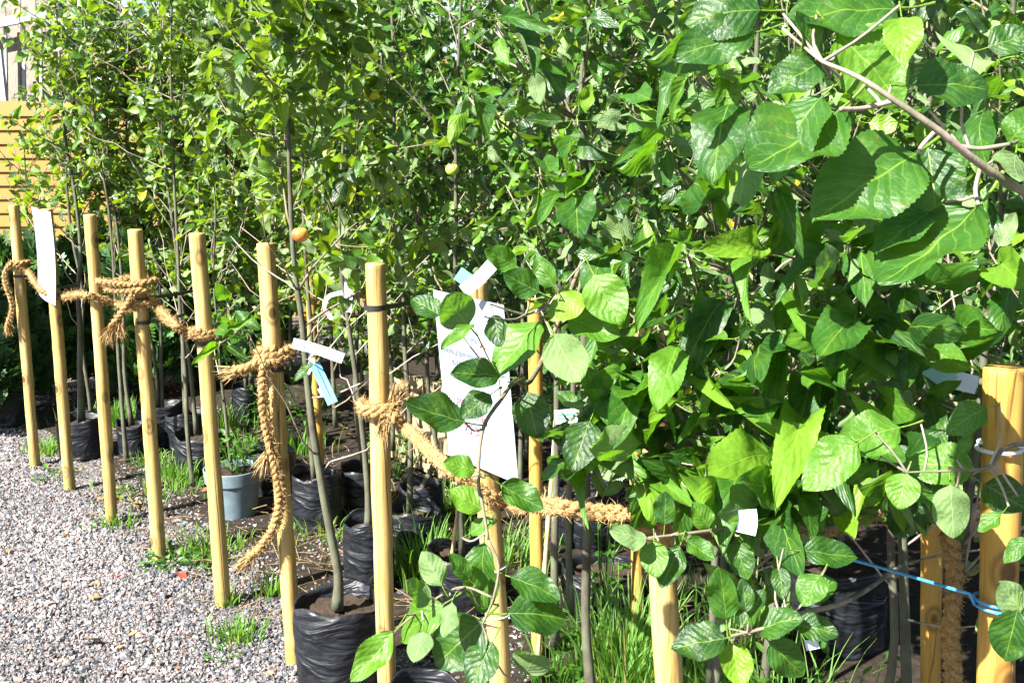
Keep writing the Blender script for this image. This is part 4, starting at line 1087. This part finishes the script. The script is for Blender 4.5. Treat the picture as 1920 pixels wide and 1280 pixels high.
hero(C_, [(948, 1150, 1062, 1142, .40, .2), (908, 1160, 812, 1252, .42, .25), (955, 1080, 1052, 1112, .36, .35), (830, 1100, 792, 1034, .36, .7, True), (812, 1120, 748, 1104, .36, .6, True), (835, 1130, 728, 1192, .28, .75), (742, 1180, 667, 1278, .26, .8), (792, 1180, 786, 1242, .40, .6, True), (848, 1125, 822, 1192, .34, .6, True),
          (985, 1265, 1012, 1200, .40, .6, True), (925, 1200, 878, 1285, .36, .3), (880, 1085, 845, 1040, .30, .5), (900, 1120, 880, 1060, .3, .6)], 1.42)
D_ = NEAR['D']; td = trunk_pt(D_, 0.62)
D_['branches'].append((smooth_path([td, at(1600, 1120, 1.45), at(1500, 1150, 1.32), at(1440, 1175, 1.28), at(1370, 1192, 1.26)], 20), 0.004, 0.002, 'pale_twig'))
hero(D_, [(1362, 1162, 1352, 1055, .30, .45), (1364, 1195, 1260, 1212, .38, .12), (1372, 1202, 1388, 1290, .40, .96), (1418, 1182, 1497, 1148, .36, .35), (1440, 1200, 1512, 1272, .34, .4), (1490, 1170, 1572, 1182, .36, .2), (1490, 1122, 1567, 1082, .36, .5), (1500, 1032, 1612, 1042, .26, .3), (1385, 1180, 1440, 1110, .3, .2), (1460, 1060, 1470, 1120, .3, .3), (1400, 1150, 1390, 1085, .3, .15), (1540, 1075, 1500, 1130, .4, .6)], 1.27)
D_['branches'].append((smooth_path([trunk_pt(D_, 0.8), at(1560, 985, 1.5), at(1480, 980, 1.42), at(1380, 988, 1.38), at(1285, 1000, 1.36), at(1215, 1008, 1.35)], 24), 0.004, 0.0016, 'twig'))
hero(D_, [(1216, 1010, 1142, 1000, .40, .7, True), (1226, 1012, 1226, 1082, .36, .75), (1276, 1020, 1243, 1102, .34, .3), (1285, 1010, 1337, 1052, .38, .55), (1246, 985, 1250, 918, .36, .3), (1380, 1010, 1392, 1078, .36, .4), (1400, 985, 1440, 920, .36, .1), (1330, 990, 1300, 945, .4, .7), (1450, 985, 1500, 930, .3, .2), (1500, 980, 1560, 960, .36, .25)], 1.36)
F_ = NEAR['F']; tf = trunk_pt(F_, 1.0)
F_['branches'].append((smooth_path([tf, at(1930, 830, 1.3), at(1860, 870, 1.17), at(1830, 880, 1.14), at(1700, 885, 1.14)], 18), 0.004, 0.0009, 'twig'))
hero(F_, [(1830, 882, 1712, 848, .36, .72), (1782, 905, 1792, 1010, .38, .8, True), (1842, 905, 1925, 955, .42, .1), (1612, 828, 1504, 892, .34, .75), (1692, 800, 1568, 828, .34, .7), (1852, 765, 1773, 792, .40, .55), (1702, 885, 1680, 952, .42, .8), (1925, 1152, 1868, 1088, .40, .7, True), (1908, 1140, 1884, 1245, .36, .3), (1760, 930, 1700, 940, .3, .4), (1800, 850, 1820, 810, .3, .6), (1640, 870, 1590, 920, .36, .2), (1930, 1010, 1880, 1040, .3, .5), (1880, 960, 1840, 1000, .36, .6)], 1.16)

def cluster(t, cx, cy, d, n=6, size=0.057):
    T = t['trunk'][0]; node = at(cx, cy, d)
    p = T[int(np.argmin(np.linalg.norm(T - node - [0, 0, -0.15], axis=1)))]
    mid_ = (p + node) / 2 + np.array([0, 0, -0.03])
    t['branches'].append((smooth_path([p, mid_, node], 12), 0.0035, 0.0016, 'twig'))
    a0 = U(0, 6.28)
    for k in range(n):
        a = a0 + 2.4 * k + U(-0.3, 0.3); L = size * U(0.75, 1.15) * 2000 / d
        bx, by = cx + math.cos(a) * 22 * U(0.3, 1.2), cy + math.sin(a) * 22 * U(0.3, 1.2)
        fs = U(0.6, 1.0)
        hero(t, [(bx, by, bx + math.cos(a) * L * fs, by + (math.sin(a) * 0.8 + 0.25) * L * fs, U(0.18, 0.27), U(0.0, 0.97), U() < 0.25)], d + U(-0.05, 0.07), face=0.2, jit=0.6)
E_ = NEAR['E']
for q, (cx, cy, d) in enumerate([(1185, 655, 1.6), (1290, 640, 1.5), (1380, 560, 1.5), (1350, 700, 1.45), (1470, 640, 1.45), (1440, 770, 1.5), (1290, 480, 1.45), (1330, 350, 1.45), (1250, 270, 1.5), (1180, 200, 1.6), (1150, 450, 1.7), (1120, 860, 1.65), (1330, 860, 1.5), (1080, 350, 1.8), (1130, 760, 1.6), (1060, 840, 1.6), (1290, 920, 1.5), (1160, 560, 1.65), (1300, 760, 1.5)]): cluster(E_, cx, cy, d, 7)
for q, (cx, cy, d) in enumerate([(1235, 610, 1.62), (1205, 700, 1.6), (1255, 760, 1.58), (1225, 830, 1.58), (1195, 900, 1.56), (1275, 870, 1.56), (1300, 690, 1.55), (1130, 690, 1.65), (1090, 780, 1.66), (1160, 800, 1.62), (1350, 790, 1.52), (1390, 640, 1.5), (1340, 900, 1.5)]): cluster(E_, cx, cy, d, 9, 0.060)
for q, (cx, cy, d) in enumerate([(1450, 860, 1.45), (1540, 780, 1.42), (1600, 850, 1.4), (1690, 890, 1.35), (1470, 930, 1.42)]): cluster(D_, cx, cy, d, 8, 0.062)
for q, (cx, cy, d) in enumerate([(1560, 700, 1.4), (1620, 610, 1.38), (1700, 640, 1.35), (1540, 560, 1.4), (1440, 470, 1.4), (1590, 470, 1.3), (1500, 830, 1.45), (1640, 740, 1.4), (1580, 930, 1.45), (1400, 880, 1.45), (1520, 900, 1.42), (1640, 860, 1.38), (1690, 780, 1.4), (1620, 390, 1.4), (1700, 520, 1.4)]): cluster(D_, cx, cy, d, 7)
for q, (cx, cy, d) in enumerate([(1850, 600, 1.55), (1720, 740, 1.45), (1890, 520, 1.5), (1760, 620, 1.45), (1860, 200, 1.2), (1900, 110, 1.15)]): cluster(F_, cx, cy, d, 5)
for q, (cx, cy, d) in enumerate([(1380, 180, 1.25), (1300, 130, 1.25), (1360, 75, 1.2), (1450, 330, 1.3), (1400, 270, 1.3)]): cluster(D_, cx, cy, d, 6, 0.072)
for q, (cx, cy, d) in enumerate([(990, 110, 1.95), (1080, 230, 1.85), (930, 50, 1.95), (1010, 330, 1.9), (880, 180, 2.0)]): cluster(C_, cx, cy, d, 6, 0.078)
pot_tree = [t for t in TREES if 'blue-grey pot' in t['label']][0]
for (cx, cy, d) in [(412, 640, 3.25), (448, 618, 3.35), (430, 575, 3.6), (470, 640, 3.5)]: cluster(pot_tree, cx, cy, d, 6, 0.062)
t4['branches'].append((smooth_path([trunk_pt(t4, 0.95), at(596, 676, 2.62), at(588, 680, 2.6)], 8), 0.002, 0.001, 'twig'))
hero(t4, [(588, 680, 549, 712, .2, .3), (470, 660, 440, 690, .3, .2)][:1], 2.6)
# ---- which single leaves show: nearest-first over a coarse grid
allL = []
for ti, t in enumerate(TREES):
    for li, l in enumerate(t['leaves']): allL.append((ti, li))
PP = np.array([TREES[a]['leaves'][b][0] + TREES[a]['leaves'][b][2] * TREES[a]['leaves'][b][4] * 0.5 for a, b in allL])
SS = np.array([TREES[a]['leaves'][b][4] for a, b in allL])
lx, ly, ld = project(PP)
CELL = 7.0
grid = np.zeros((int(1280 / CELL) + 2, int(1920 / CELL) + 2), bool)
score = np.zeros(len(allL))
order = np.argsort(ld)
drop = set()
for i in order:
    d = ld[i]
    if d < 0.9 or lx[i] > 2350 or lx[i] < -450 or ly[i] < -420: drop.add(i); continue
    rr = 0.30 * SS[i] * 2000 / d
    x0, x1 = int((lx[i] - rr) / CELL), int((lx[i] + rr) / CELL) + 1
    y0, y1 = int((ly[i] - rr) / CELL), int((ly[i] + rr) / CELL) + 1
    if x1 <= 0 or y1 <= 0 or x0 >= grid.shape[1] or y0 >= grid.shape[0]: continue
    sub = grid[max(0, y0):y1, max(0, x0):x1]
    score[i] = (~sub).sum() * CELL * CELL
    sub[:] = True
picked = {}
for i in np.argsort(-score):
    if score[i] < 100: break
    ti, li = allL[i]
    picked.setdefault(ti, [])
    lim = 300 - len(TREES[ti]['hero'])
    if len(picked[ti]) < lim: picked[ti].append(li)
dropset = {}
for i in drop: dropset.setdefault(allL[i][0], set()).add(allL[i][1])

def build_tree(ti, t):
    b = t['base']
    root = thing(t['name'], b, t['label'], 'tree', t['group'] or 'young trees along the fence')
    T, rad = t['trunk']
    V, F4, F3 = tube(T, rad, 10, True, 0.05); g = Geo(); g.add(V, F4, F3)
    link('trunk', g.mesh('trunk', M['bark'], origin=b), root)
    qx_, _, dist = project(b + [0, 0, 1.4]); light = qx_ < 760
    back = t['group'] is not None
    gb = Geo(); bobs = {}
    for bi, br in enumerate(t['branches']):
        P, r0, r1 = br[:3]; mt = br[3] if len(br) > 3 else 'twig'
        V, F4, F3 = tube(P, np.linspace(r0, r1, len(P)), 6 if not back else 4, not back)
        if back: gb.add(V, F4, F3)
        else:
            g = Geo(); g.add(V, F4, F3); bobs[bi] = link('branch', g.mesh('branch', M[mt], origin=b), root)
    gt = Geo()
    for h_ in t['hero']:
        e = h_[0] - h_[2] * h_[4] * 0.28
        cand = [(np.linalg.norm(br[0] - e, axis=1).min(), br[0]) for br in t['branches']]
        dm, Pb = min(cand, key=lambda c_: c_[0])
        if 0.008 < dm < 0.12:
            q_ = Pb[int(np.argmin(np.linalg.norm(Pb - e, axis=1)))]
            V, F4, F3 = tube(smooth_path([q_, (q_ + e) / 2 - h_[2] * 0.1 * dm + [0, 0, -0.1 * dm], e], 6), np.linspace(0.0016, 0.0012, 6), 5, False); gt.add(V, F4)
    for P in t['twigs']:
        V, F4, F3 = tube(P, np.linspace(0.0028, 0.0011, len(P)), 5, False); gt.add(V, F4)
    if t['twigs'] or t['hero']: link('bare_twigs', gt.mesh('bare_twigs', M['pale_twig'], origin=b), root, kind='stuff')
    if back: link('branches', gb.mesh('branches', M['twig'], origin=b), root, kind='stuff')
    pk = picked.get(ti, []); pset = set(pk); ds = dropset.get(ti, set())
    for li in pk:
        p, x, y, z, s, tint, bi = t['leaves'][li]
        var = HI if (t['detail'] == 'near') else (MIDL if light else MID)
        put_leaf(bobs.get(bi, root), b, var[int(tint * 997) % len(var)]['mesh'], p, x, y, z, s, 1.0)
    for (p, x, y, z, s, tint, wf, vi) in t['hero']:
        bi = min(bobs, key=lambda q_: np.linalg.norm(t['branches'][q_][0] - p, axis=1).min())
        put_leaf(bobs[bi], b, hero_mesh(tint, vi), p, x, y, z, s, min(1.35, wf / 0.31))
    rest = [l for li, l in enumerate(t['leaves']) if li not in pset and li not in ds]
    if rest:
        D = dict(p=np.array([l[0] for l in rest]), x=np.array([l[1] for l in rest]), y=np.array([l[2] for l in rest]), z=np.array([l[3] for l in rest]), s=np.array([l[4] for l in rest]))
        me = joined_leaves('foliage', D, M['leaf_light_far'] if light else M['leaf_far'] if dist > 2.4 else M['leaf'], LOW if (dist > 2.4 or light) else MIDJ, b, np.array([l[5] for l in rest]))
        link('foliage', me, root, kind='stuff')
def put_leaf(root, b, me, p, x, y, z, s, wf):
    o = bpy.data.objects.new('leaf', me); COL.objects.link(o); o.parent = root
    m = Matrix(np.column_stack([x * s * wf, y * s, z * s]).tolist()).to_4x4(); m.translation = Vector(p - b)
    o.matrix_basis = m
_hm = {}
def hero_mesh(tint, k):
    key = (round(tint, 2), k % len(HI))
    if key not in _hm:
        src = HI[k % len(HI)]; _hm[key] = np_mesh('leaf', src['V'], src['F'], M['leaf_hero'], uv=src['uv'], tint=np.full(len(src['V']), tint * 0.985))
    return _hm[key]
for ti, t in enumerate(TREES): build_tree(ti, t)

# ------------------------------------------------------------------ conifers in pots, left and behind
def spray_mesh():
    """Flat fern-like conifer spray of length 1 along +Y."""
    V, Fq = [], []
    def blade(p, d, w):
        s_ = np.array([d[1], -d[0], 0]); s_ = s_ / (np.linalg.norm(s_) + 1e-9) * w; k = len(V)
        V.extend([p - s_ * 0.5, p + s_ * 0.5, p + d * 0.7 + s_, p + d * 0.7 - s_]); Fq.append([k, k + 1, k + 2, k + 3])
        V.extend([p + d + s_ * 0.1, p + d - s_ * 0.1]); Fq.append([k + 3, k + 2, k + 4, k + 5])
    blade(np.array([0, 0, 0.0]), np.array([0, 1.0, -0.12]), 0.03)
    for t in np.linspace(0.15, 0.9, 5):
        for sd in (-1, 1):
            blade(np.array([0, t, -0.1 * t]), np.array([sd * 0.42 * (1.1 - t), 0.30, -0.08]), 0.06)
    return dict(V=np.array(V), F=np.array(Fq), uv=np.tile([0.3, 0.4], (len(V), 1)))
SPRAY = [spray_mesh()]
def conifer(p, h, r, n, lab, seed, grp='conifers in the background'):
    rg = np.random.default_rng(seed)
    b = np.array([p[0], p[1], 0.0])
    root = thing('conifer', b, lab, 'conifer', grp)
    V, F4, F3 = tube(np.array([b, b + [0, 0, h * 0.5], b + [0, 0, h * 0.95]]), [0.015, 0.01, 0.003], 7); g = Geo(); g.add(V, F4, F3)
    link('trunk', g.mesh('trunk', M['bark'], origin=b), root)
    z = rg.beta(1.15, 1.5, n) * h * 0.96 + 0.06
    az = rg.uniform(0, 6.28, n); rr = r * (1 - (z / h) ** 1.6) * rg.uniform(0.35, 1.0, n) ** 0.5
    out = np.stack([np.cos(az), np.sin(az), np.zeros(n)], 1)
    P = b + out * rr[:, None] * 0.75; P[:, 2] = z
    a = out * 0.75 + np.array([0, 0, 0.75]) + rg.normal(0, 0.25, (n, 3)); a /= np.linalg.norm(a, axis=1)[:, None]
    q = rg.normal(0, 1, (n, 3)) + out; q -= a * (q * a).sum(1)[:, None]; q /= np.linalg.norm(q, axis=1)[:, None]
    D = dict(p=P, x=np.cross(a, q), y=a, z=q, s=rg.uniform(0.09, 0.17, n))
    link('foliage', joined_leaves('foliage', D, M['thuja'], SPRAY, b, rg.random(n)), root, kind='stuff')
for q, (px_, py_, h, r, n) in enumerate([(18, 770, 0.85, 0.26, 1100), (-40, 800, 0.8, 0.26, 900), (95, 740, 0.85, 0.26, 1100), (185, 725, 0.92, 0.28, 1200), (275, 735, 0.98, 0.28, 1300), (370, 720, 1.05, 0.30, 1300), (460, 715, 1.15, 0.30, 1300)]):
    conifer(ground(px_, py_), h, r, int(n * 0.7), ['dark green conifer at the far left edge behind the first stake', 'conifer cut off by the left edge', 'dark conifer between the first two stakes', 'dark conifer seen between the third and second stakes', 'dark conifer behind the fourth stake', 'dark conifer behind the fifth stake',
             'dark conifer left of the hanging rope, far back', 'dark conifer behind the sixth stake', 'dark conifer behind the tags, far back', 'dark conifer right of the tall middle stake, far back'][q], 300 + q)

# ------------------------------------------------------------------ larger leafy shrubs at the very back
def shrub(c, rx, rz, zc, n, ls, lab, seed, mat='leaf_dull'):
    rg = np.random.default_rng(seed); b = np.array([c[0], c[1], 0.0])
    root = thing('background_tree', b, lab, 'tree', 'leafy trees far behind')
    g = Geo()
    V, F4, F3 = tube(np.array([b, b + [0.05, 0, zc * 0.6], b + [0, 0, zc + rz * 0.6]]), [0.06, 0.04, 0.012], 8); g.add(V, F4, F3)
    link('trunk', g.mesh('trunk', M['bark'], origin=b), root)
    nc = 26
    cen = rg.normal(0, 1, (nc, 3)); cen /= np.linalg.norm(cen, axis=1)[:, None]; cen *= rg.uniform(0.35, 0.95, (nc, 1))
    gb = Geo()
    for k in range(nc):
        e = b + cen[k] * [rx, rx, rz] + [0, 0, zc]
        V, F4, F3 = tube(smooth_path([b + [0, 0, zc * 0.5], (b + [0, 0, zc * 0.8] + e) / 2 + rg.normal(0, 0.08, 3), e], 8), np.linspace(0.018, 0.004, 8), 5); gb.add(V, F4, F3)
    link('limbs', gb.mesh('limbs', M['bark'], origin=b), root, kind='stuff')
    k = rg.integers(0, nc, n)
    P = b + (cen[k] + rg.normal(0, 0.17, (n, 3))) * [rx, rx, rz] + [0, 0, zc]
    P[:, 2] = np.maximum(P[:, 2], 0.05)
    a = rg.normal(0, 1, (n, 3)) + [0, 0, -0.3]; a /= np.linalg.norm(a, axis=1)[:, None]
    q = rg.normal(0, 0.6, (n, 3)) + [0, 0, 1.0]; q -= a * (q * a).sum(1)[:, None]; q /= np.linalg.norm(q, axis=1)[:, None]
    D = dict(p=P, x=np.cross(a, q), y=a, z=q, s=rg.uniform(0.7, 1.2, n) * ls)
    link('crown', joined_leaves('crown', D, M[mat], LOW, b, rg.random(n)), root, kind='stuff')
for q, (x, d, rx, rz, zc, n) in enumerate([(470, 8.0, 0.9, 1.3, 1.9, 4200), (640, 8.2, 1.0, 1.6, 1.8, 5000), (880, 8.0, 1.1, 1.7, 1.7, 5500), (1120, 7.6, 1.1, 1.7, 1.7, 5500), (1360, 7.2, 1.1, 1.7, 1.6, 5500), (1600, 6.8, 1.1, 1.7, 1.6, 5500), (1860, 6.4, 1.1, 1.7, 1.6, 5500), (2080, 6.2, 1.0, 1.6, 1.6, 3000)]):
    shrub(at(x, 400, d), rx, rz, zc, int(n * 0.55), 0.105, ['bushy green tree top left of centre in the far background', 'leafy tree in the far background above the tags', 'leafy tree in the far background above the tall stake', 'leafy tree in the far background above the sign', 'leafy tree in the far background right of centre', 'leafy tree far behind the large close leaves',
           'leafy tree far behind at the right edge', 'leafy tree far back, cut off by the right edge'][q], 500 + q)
# small dark shrub in front of the yellow boards
rg = np.random.default_rng(8)
tS = grow_tree(at_y(65, 600, 6.2) * [1, 1, 0], 0.0, 1.45, 0.95, 8, 0.32, 0.085, 95, label='small dark shrub with hanging leaves in front of the yellow boards', name='shrub', spacing=0.06)
build_tree(len(TREES) - 1, tS)

# ------------------------------------------------------------------ pale picket fence and blocks behind
def fence():
    a, b = at(715, 690, 5.0), at(905, 770, 4.4)
    a[2] = b[2] = 0
    ux = nrm(b - a); L = np.linalg.norm(b - a); un = np.array([ux[1], -ux[0], 0]); rot = np.array([ux, un, [0, 0, 1.0]])
    root = thing('picket_fence', a, 'low pale wooden fence glimpsed behind the trunks in the middle', 'fence')
    H = 0.44
    for zz in (0.2, H):
        q, f = box([L / 2, 0.03, zz], [L / 2, 0.015, 0.03]); g = Geo(); g.add(q @ rot, f); link('rail', g.mesh('rail', M['pale_wood'], smooth=False), root)
    q, f = box([0, 0, 0], [0.045, 0.009, H / 2 - 0.03]); g = Geo(); g.add(q @ rot, f); me = g.mesh('picket', M['pale_wood'], smooth=False)
    x = 0.05
    while x < L:
        link('picket', me, root, Vector(ux * x + np.array([0, 0, H / 2]))); x += 0.115
fence()
q, f = box([0, 0, 0], [0.10, 0.05, 0.035]); g = Geo(); g.add(q, f); blk = g.mesh('paving_block', M['block'], smooth=False)
for k, (x, y, zz) in enumerate([(1880, 1010, 0.036), (1835, 985, 0.036), (1925, 985, 0.036), (1885, 985, 0.107)]):
    p = ground(x, y) + [0, 0, zz]
    o = link('paving_block', blk, None, Vector(p), ['pinkish block at the right edge, lowest and nearest of the pile', 'pinkish block at the left of the pile behind the right stake', 'pinkish block cut off by the right edge', 'pinkish block on top of the pile behind the right stake'][k], 'block', 'pile of paving blocks')
    o.rotation_euler = (0, 0, 0.5 + 0.1 * k)

# ------------------------------------------------------------------ grass, weeds, litter
def grass(c, n, hgt, rad, lab, seed, droop=0.6, dry=0.1, w=0.0028, name='grass_tuft'):
    rg = np.random.default_rng(seed); seg = 5
    b = np.array([c[0], c[1], 0.0])
    p = np.stack([rg.normal(0, rad * 0.45, n), rg.normal(0, rad * 0.45, n), np.zeros(n)], 1)
    az = np.arctan2(p[:, 1], p[:, 0]) + rg.normal(0, 0.9, n); d = np.stack([np.cos(az), np.sin(az), np.zeros(n)], 1)
    H = hgt * rg.uniform(0.45, 1.1, n); out = H * rg.uniform(0.1, droop, n)
    side = np.stack([-np.sin(az + rg.normal(0, 0.8, n)), np.cos(az), rg.normal(0, 0.2, n)], 1)
    V = np.zeros((n, seg + 1, 2, 3))
    for k in range(seg + 1):
        t = k / seg
        cpt = p + d * (out * t ** 1.8)[:, None]; cpt[:, 2] += H * (t - 0.32 * t ** 3 * (out / H) * 1.5)
        ww = w * (1 - t ** 2) + 0.0003
        V[:, k, 0] = cpt - side * ww; V[:, k, 1] = cpt + side * ww
    k = np.arange(n)[:, None, None] * (seg + 1) * 2
    F4 = (k + np.array([[2 * q, 2 * q + 1, 2 * q + 3, 2 * q + 2] for q in range(seg)])[None]).reshape(-1, 4)
    t = np.where(rg.random(n) < dry, 0.97, rg.uniform(0, 0.8, n))
    V = V.reshape(-1, 3)
    me = np_mesh(name, V, F4, M['grass'], uv=np.tile([0.3, 0.4], (len(V), 1)), tint=np.repeat(t, (seg + 1) * 2))
    return link(name, me, None, Vector(b), lab, 'grass', 'grass tufts', 'stuff')
for q, (x, y, n, hh, rr, lab) in enumerate([
    (1165, 1290, 420, 0.34, 0.16, 'big bright grass tuft right of the sign stake, under the rope'), (795, 1085, 260, 0.24, 0.12, 'bright grass tuft right of the tall middle stake'),
    (232, 800, 220, 0.17, 0.10, 'grass tuft between the third and fourth stakes, by the bags'), (335, 900, 240, 0.12, 0.13, 'grass tuft in front of the black bag behind the fourth and fifth stakes'),
    (85, 850, 140, 0.09, 0.10, 'low grass behind the foot of the first stake'), (395, 1035, 200, 0.09, 0.16, 'short grass between the fourth and fifth stakes'), (445, 1195, 130, 0.07, 0.09, 'small grass patch right of the fifth stake foot'),
    (510, 1115, 60, 0.10, 0.05, 'thin grass stalks left of the sixth stake'), (300, 925, 120, 0.07, 0.16, 'straggly grass behind the third stake'), (285, 870, 90, 0.08, 0.08, 'small grass beside the black bags'),
    (470, 880, 160, 0.22, 0.10, 'tall grass behind the blue-grey pot'), (560, 850, 160, 0.16, 0.14, 'grass behind the sixth stake'), (1310, 1330, 200, 0.26, 0.14, 'shaded grass right of the leafy stake'), (860, 960, 140, 0.15, 0.12, 'grass under the sloping rope'),
    (180, 790, 160, 0.12, 0.2, 'grass in the shade behind the second stake'), (420, 800, 200, 0.16, 0.25, 'grass in the shade behind the fifth stake'), (620, 1000, 130, 0.09, 0.2, 'sparse grass behind the big grow bag'), (940, 1060, 200, 0.18, 0.2, 'shaded grass behind the sign stake'), (1400, 1180, 220, 0.2, 0.25, 'shaded grass behind the blue string'),
    (215, 985, 70, 0.06, 0.10, 'sparse grass at the foot of the third stake'), (430, 1135, 60, 0.07, 0.03, 'grass blades at the foot of the fifth stake'), (1450, 1400, 160, 0.3, 0.2, 'dark grass at the bottom right between the leaves')]):
    grass(ground(x, y), n, hh, rr, lab, 700 + q)
def weed(c, n, size, rad, lab, seed, hgt=0.05, z0=0.0):
    rg = np.random.default_rng(seed); b = np.array([c[0], c[1], z0])
    root = thing('weed_plant', b, lab, 'weed', 'weeds')
    az = rg.uniform(0, 6.28, n); rr = rad * np.sqrt(rg.random(n)); out = np.stack([np.cos(az), np.sin(az), 0 * az], 1)
    P = b + out * rr[:, None] + np.stack([0 * az, 0 * az, hgt * rg.uniform(0.2, 1, n)], 1)
    a = out + rg.normal(0, 0.4, (n, 3)) + [0, 0, 0.35]; a /= np.linalg.norm(a, axis=1)[:, None]
    q = np.array([0, 0, 1.0]) + rg.normal(0, 0.25, (n, 3)); q -= a * (q * a).sum(1)[:, None]; q /= np.linalg.norm(q, axis=1)[:, None]
    D = dict(p=P, x=np.cross(a, q), y=a, z=q, s=size * rg.uniform(0.6, 1.2, n))
    link('leaves', joined_leaves('leaves', D, M['weed'], LOW, b, rg.random(n)), root, kind='stuff')
    g = Geo()
    for k in range(min(n, 30)):
        V, F4, F3 = tube(np.array([b + out[k] * rr[k] * 0.3, P[k]]), 0.0012, 4, False); g.add(V, F4)
    link('stems', g.mesh('stems', M['weed'], origin=b), root, kind='stuff')
pz = BAGS['pot'][0]
for q, (c, n, sz, rd, lab, hh, z0) in enumerate([
    (ground(325, 1060), 46, 0.035, 0.09, 'clover-like weed at the foot of the fourth stake', 0.05, 0), (ground(385, 1060), 30, 0.03, 0.09, 'low weed between the fourth and fifth stakes', 0.03, 0),
    (pz + RN * 0.02, 90, 0.032, 0.09, 'leafy weeds growing in the blue-grey pot', 0.16, 0.17), (ground(110, 895), 24, 0.03, 0.10, 'small weed between the first two stakes', 0.03, 0), (ground(210, 930), 18, 0.03, 0.1, 'weed between the second and third stakes', 0.03, 0),
    (ground(1130, 1180), 40, 0.04, 0.05, 'upright green weed behind the rope, right of the sign', 0.36, 0), (ground(735, 900), 70, 0.035, 0.12, 'leafy weed behind the tall middle stake', 0.22, 0), (ground(420, 1230), 14, 0.025, 0.06, 'tiny weed in the gravel below the fifth stake', 0.02, 0),
    (ground(1030, 1330), 40, 0.05, 0.08, 'green weed at the bottom right of the sign stake', 0.2, 0), (ground(590, 800), 70, 0.04, 0.15, 'weeds behind the sixth stake', 0.25, 0), (ground(505, 810), 60, 0.04, 0.12, 'weeds left of the sixth stake, behind the pot', 0.25, 0), (ground(1560, 1500), 80, 0.045, 0.2, 'dark weeds at the bottom right', 0.35, 0), (ground(375, 905), 12, 0.06, 0.05, 'broad weed leaf left of the blue-grey pot', 0.03, 0)]):
    weed(c, n, sz, rd, lab, 800 + q, hh, z0)
# fallen leaves
lf = LOW[1]; dead = np_mesh('fallen_leaf', lf['V'], lf['F'], M['dead_leaf'], uv=lf['uv']); redm = np_mesh('fallen_leaf', lf['V'], lf['F'], M['red_leaf'], uv=lf['uv'])
wm = leaf_mesh('weed_fallen', M['straw'], 8, 4, seed=9)['mesh']
spots = [(225, 1085, 'r', 'red fallen leaf on the gravel left of the fourth stake foot'), (335, 1078, 'r', 'red fallen leaf beside the clover weed'), (600, 1003, 'r', 'red fallen leaf behind the sixth stake'), (247, 818, 'd', 'rusty fallen leaf between the black bags'), (168, 1130, 'd', 'brown curled leaf on the open gravel'), (195, 1210, 'g', 'dull greyish fallen leaf on the gravel at the bottom left'), (20, 1035, 'd', 'dark fallen leaf at the left edge of the path'), (515, 1262, 'd', 'brown leaf near the foot of the sixth stake')]
for k in range(14): spots.append((U(20, 420), U(950, 1270), 'd', 'small dry leaf scrap lying on the open gravel path'))
for k in range(22): spots.append((U(180, 620), U(880, 1010) + 0.25 * 0, 'd', None))
for k, (x, y, kd, lab) in enumerate(spots):
    p = ground(x, y) + [0, 0, 0.012]
    o = link('fallen_leaf', {'r': redm, 'd': dead, 'g': wm}[kd], None, Vector(p), lab or 'dry brown leaf among the litter between the stakes and the bags', 'fallen leaf', 'fallen leaves on the ground')
    s_ = 0.075 if kd == 'g' else U(0.012, 0.028) if lab and 'scrap' in lab else U(0.03, 0.055)
    o.scale = (s_,) * 3; o.rotation_euler = (U(-0.5, 0.5), U(-0.5, 0.5), U(0, 6.28))
g = Geo()
for k in range(800):
    p = ground(U(100, 1300), U(790, 1180)) + [0, 0, U(0.006, 0.03)]
    if np.dot(p - ROW0, RN) < -0.03: continue
    d = np.array([*rng.normal(0, 1, 2), rng.normal(0, 0.15)]); d = nrm(d) * U(0.03, 0.11)
    V, F4, F3 = tube(smooth_path([p - d, p + rng.normal(0, 0.006, 3), p + d], 5), U(0.0007, 0.002), 4, False); g.add(V, F4)
link('dry_stalks', g.mesh('dry_stalks', M['straw']), None, None, 'dry straw-coloured stalks littering the soil between the bags', 'plant litter', None, 'stuff')

# ------------------------------------------------------------------ apples
def apple(p, r, mat, lab):
    root = thing('apple', p, lab, 'apple', 'apples')
    k, m = 18, 12; V = []
    for i in range(m + 1):
        th = math.pi * i / m
        rr = r * math.sin(th) * (1 + 0.06 * math.cos(th)); zz = r * 0.92 * math.cos(th) - r * 0.30 * math.exp(-(th / 0.38) ** 2) + r * 0.16 * math.exp(-((math.pi - th) / 0.3) ** 2)
        for j in range(k):
            a = 2 * math.pi * j / k; V.append([rr * (1 + 0.02 * math.cos(5 * a)) * math.cos(a), rr * math.sin(a), zz])
    F4 = [[i * k + j, (i + 1) * k + j, (i + 1) * k + (j + 1) % k, i * k + (j + 1) % k] for i in range(m) for j in range(k)]
    g = Geo(); g.add(V, F4); link('flesh', g.mesh('flesh', mat), root)
    V, F4, F3 = tube(smooth_path([[0, 0, r * 0.55], [0.002, 0, r * 0.95], [0.006, 0.002, r * 1.35]], 6), 0.0014, 5); g = Geo(); g.add(V, F4, F3); link('stalk', g.mesh('stalk', M['twig']), root)
apple(at(563, 440, 2.42), 0.0195, M['apple'], 'ripe yellow and red apple above the sixth stake')
apple(at(848, 318, 2.6), 0.017, M['apple_green'], 'small green apple deep in the foliage above the sign')
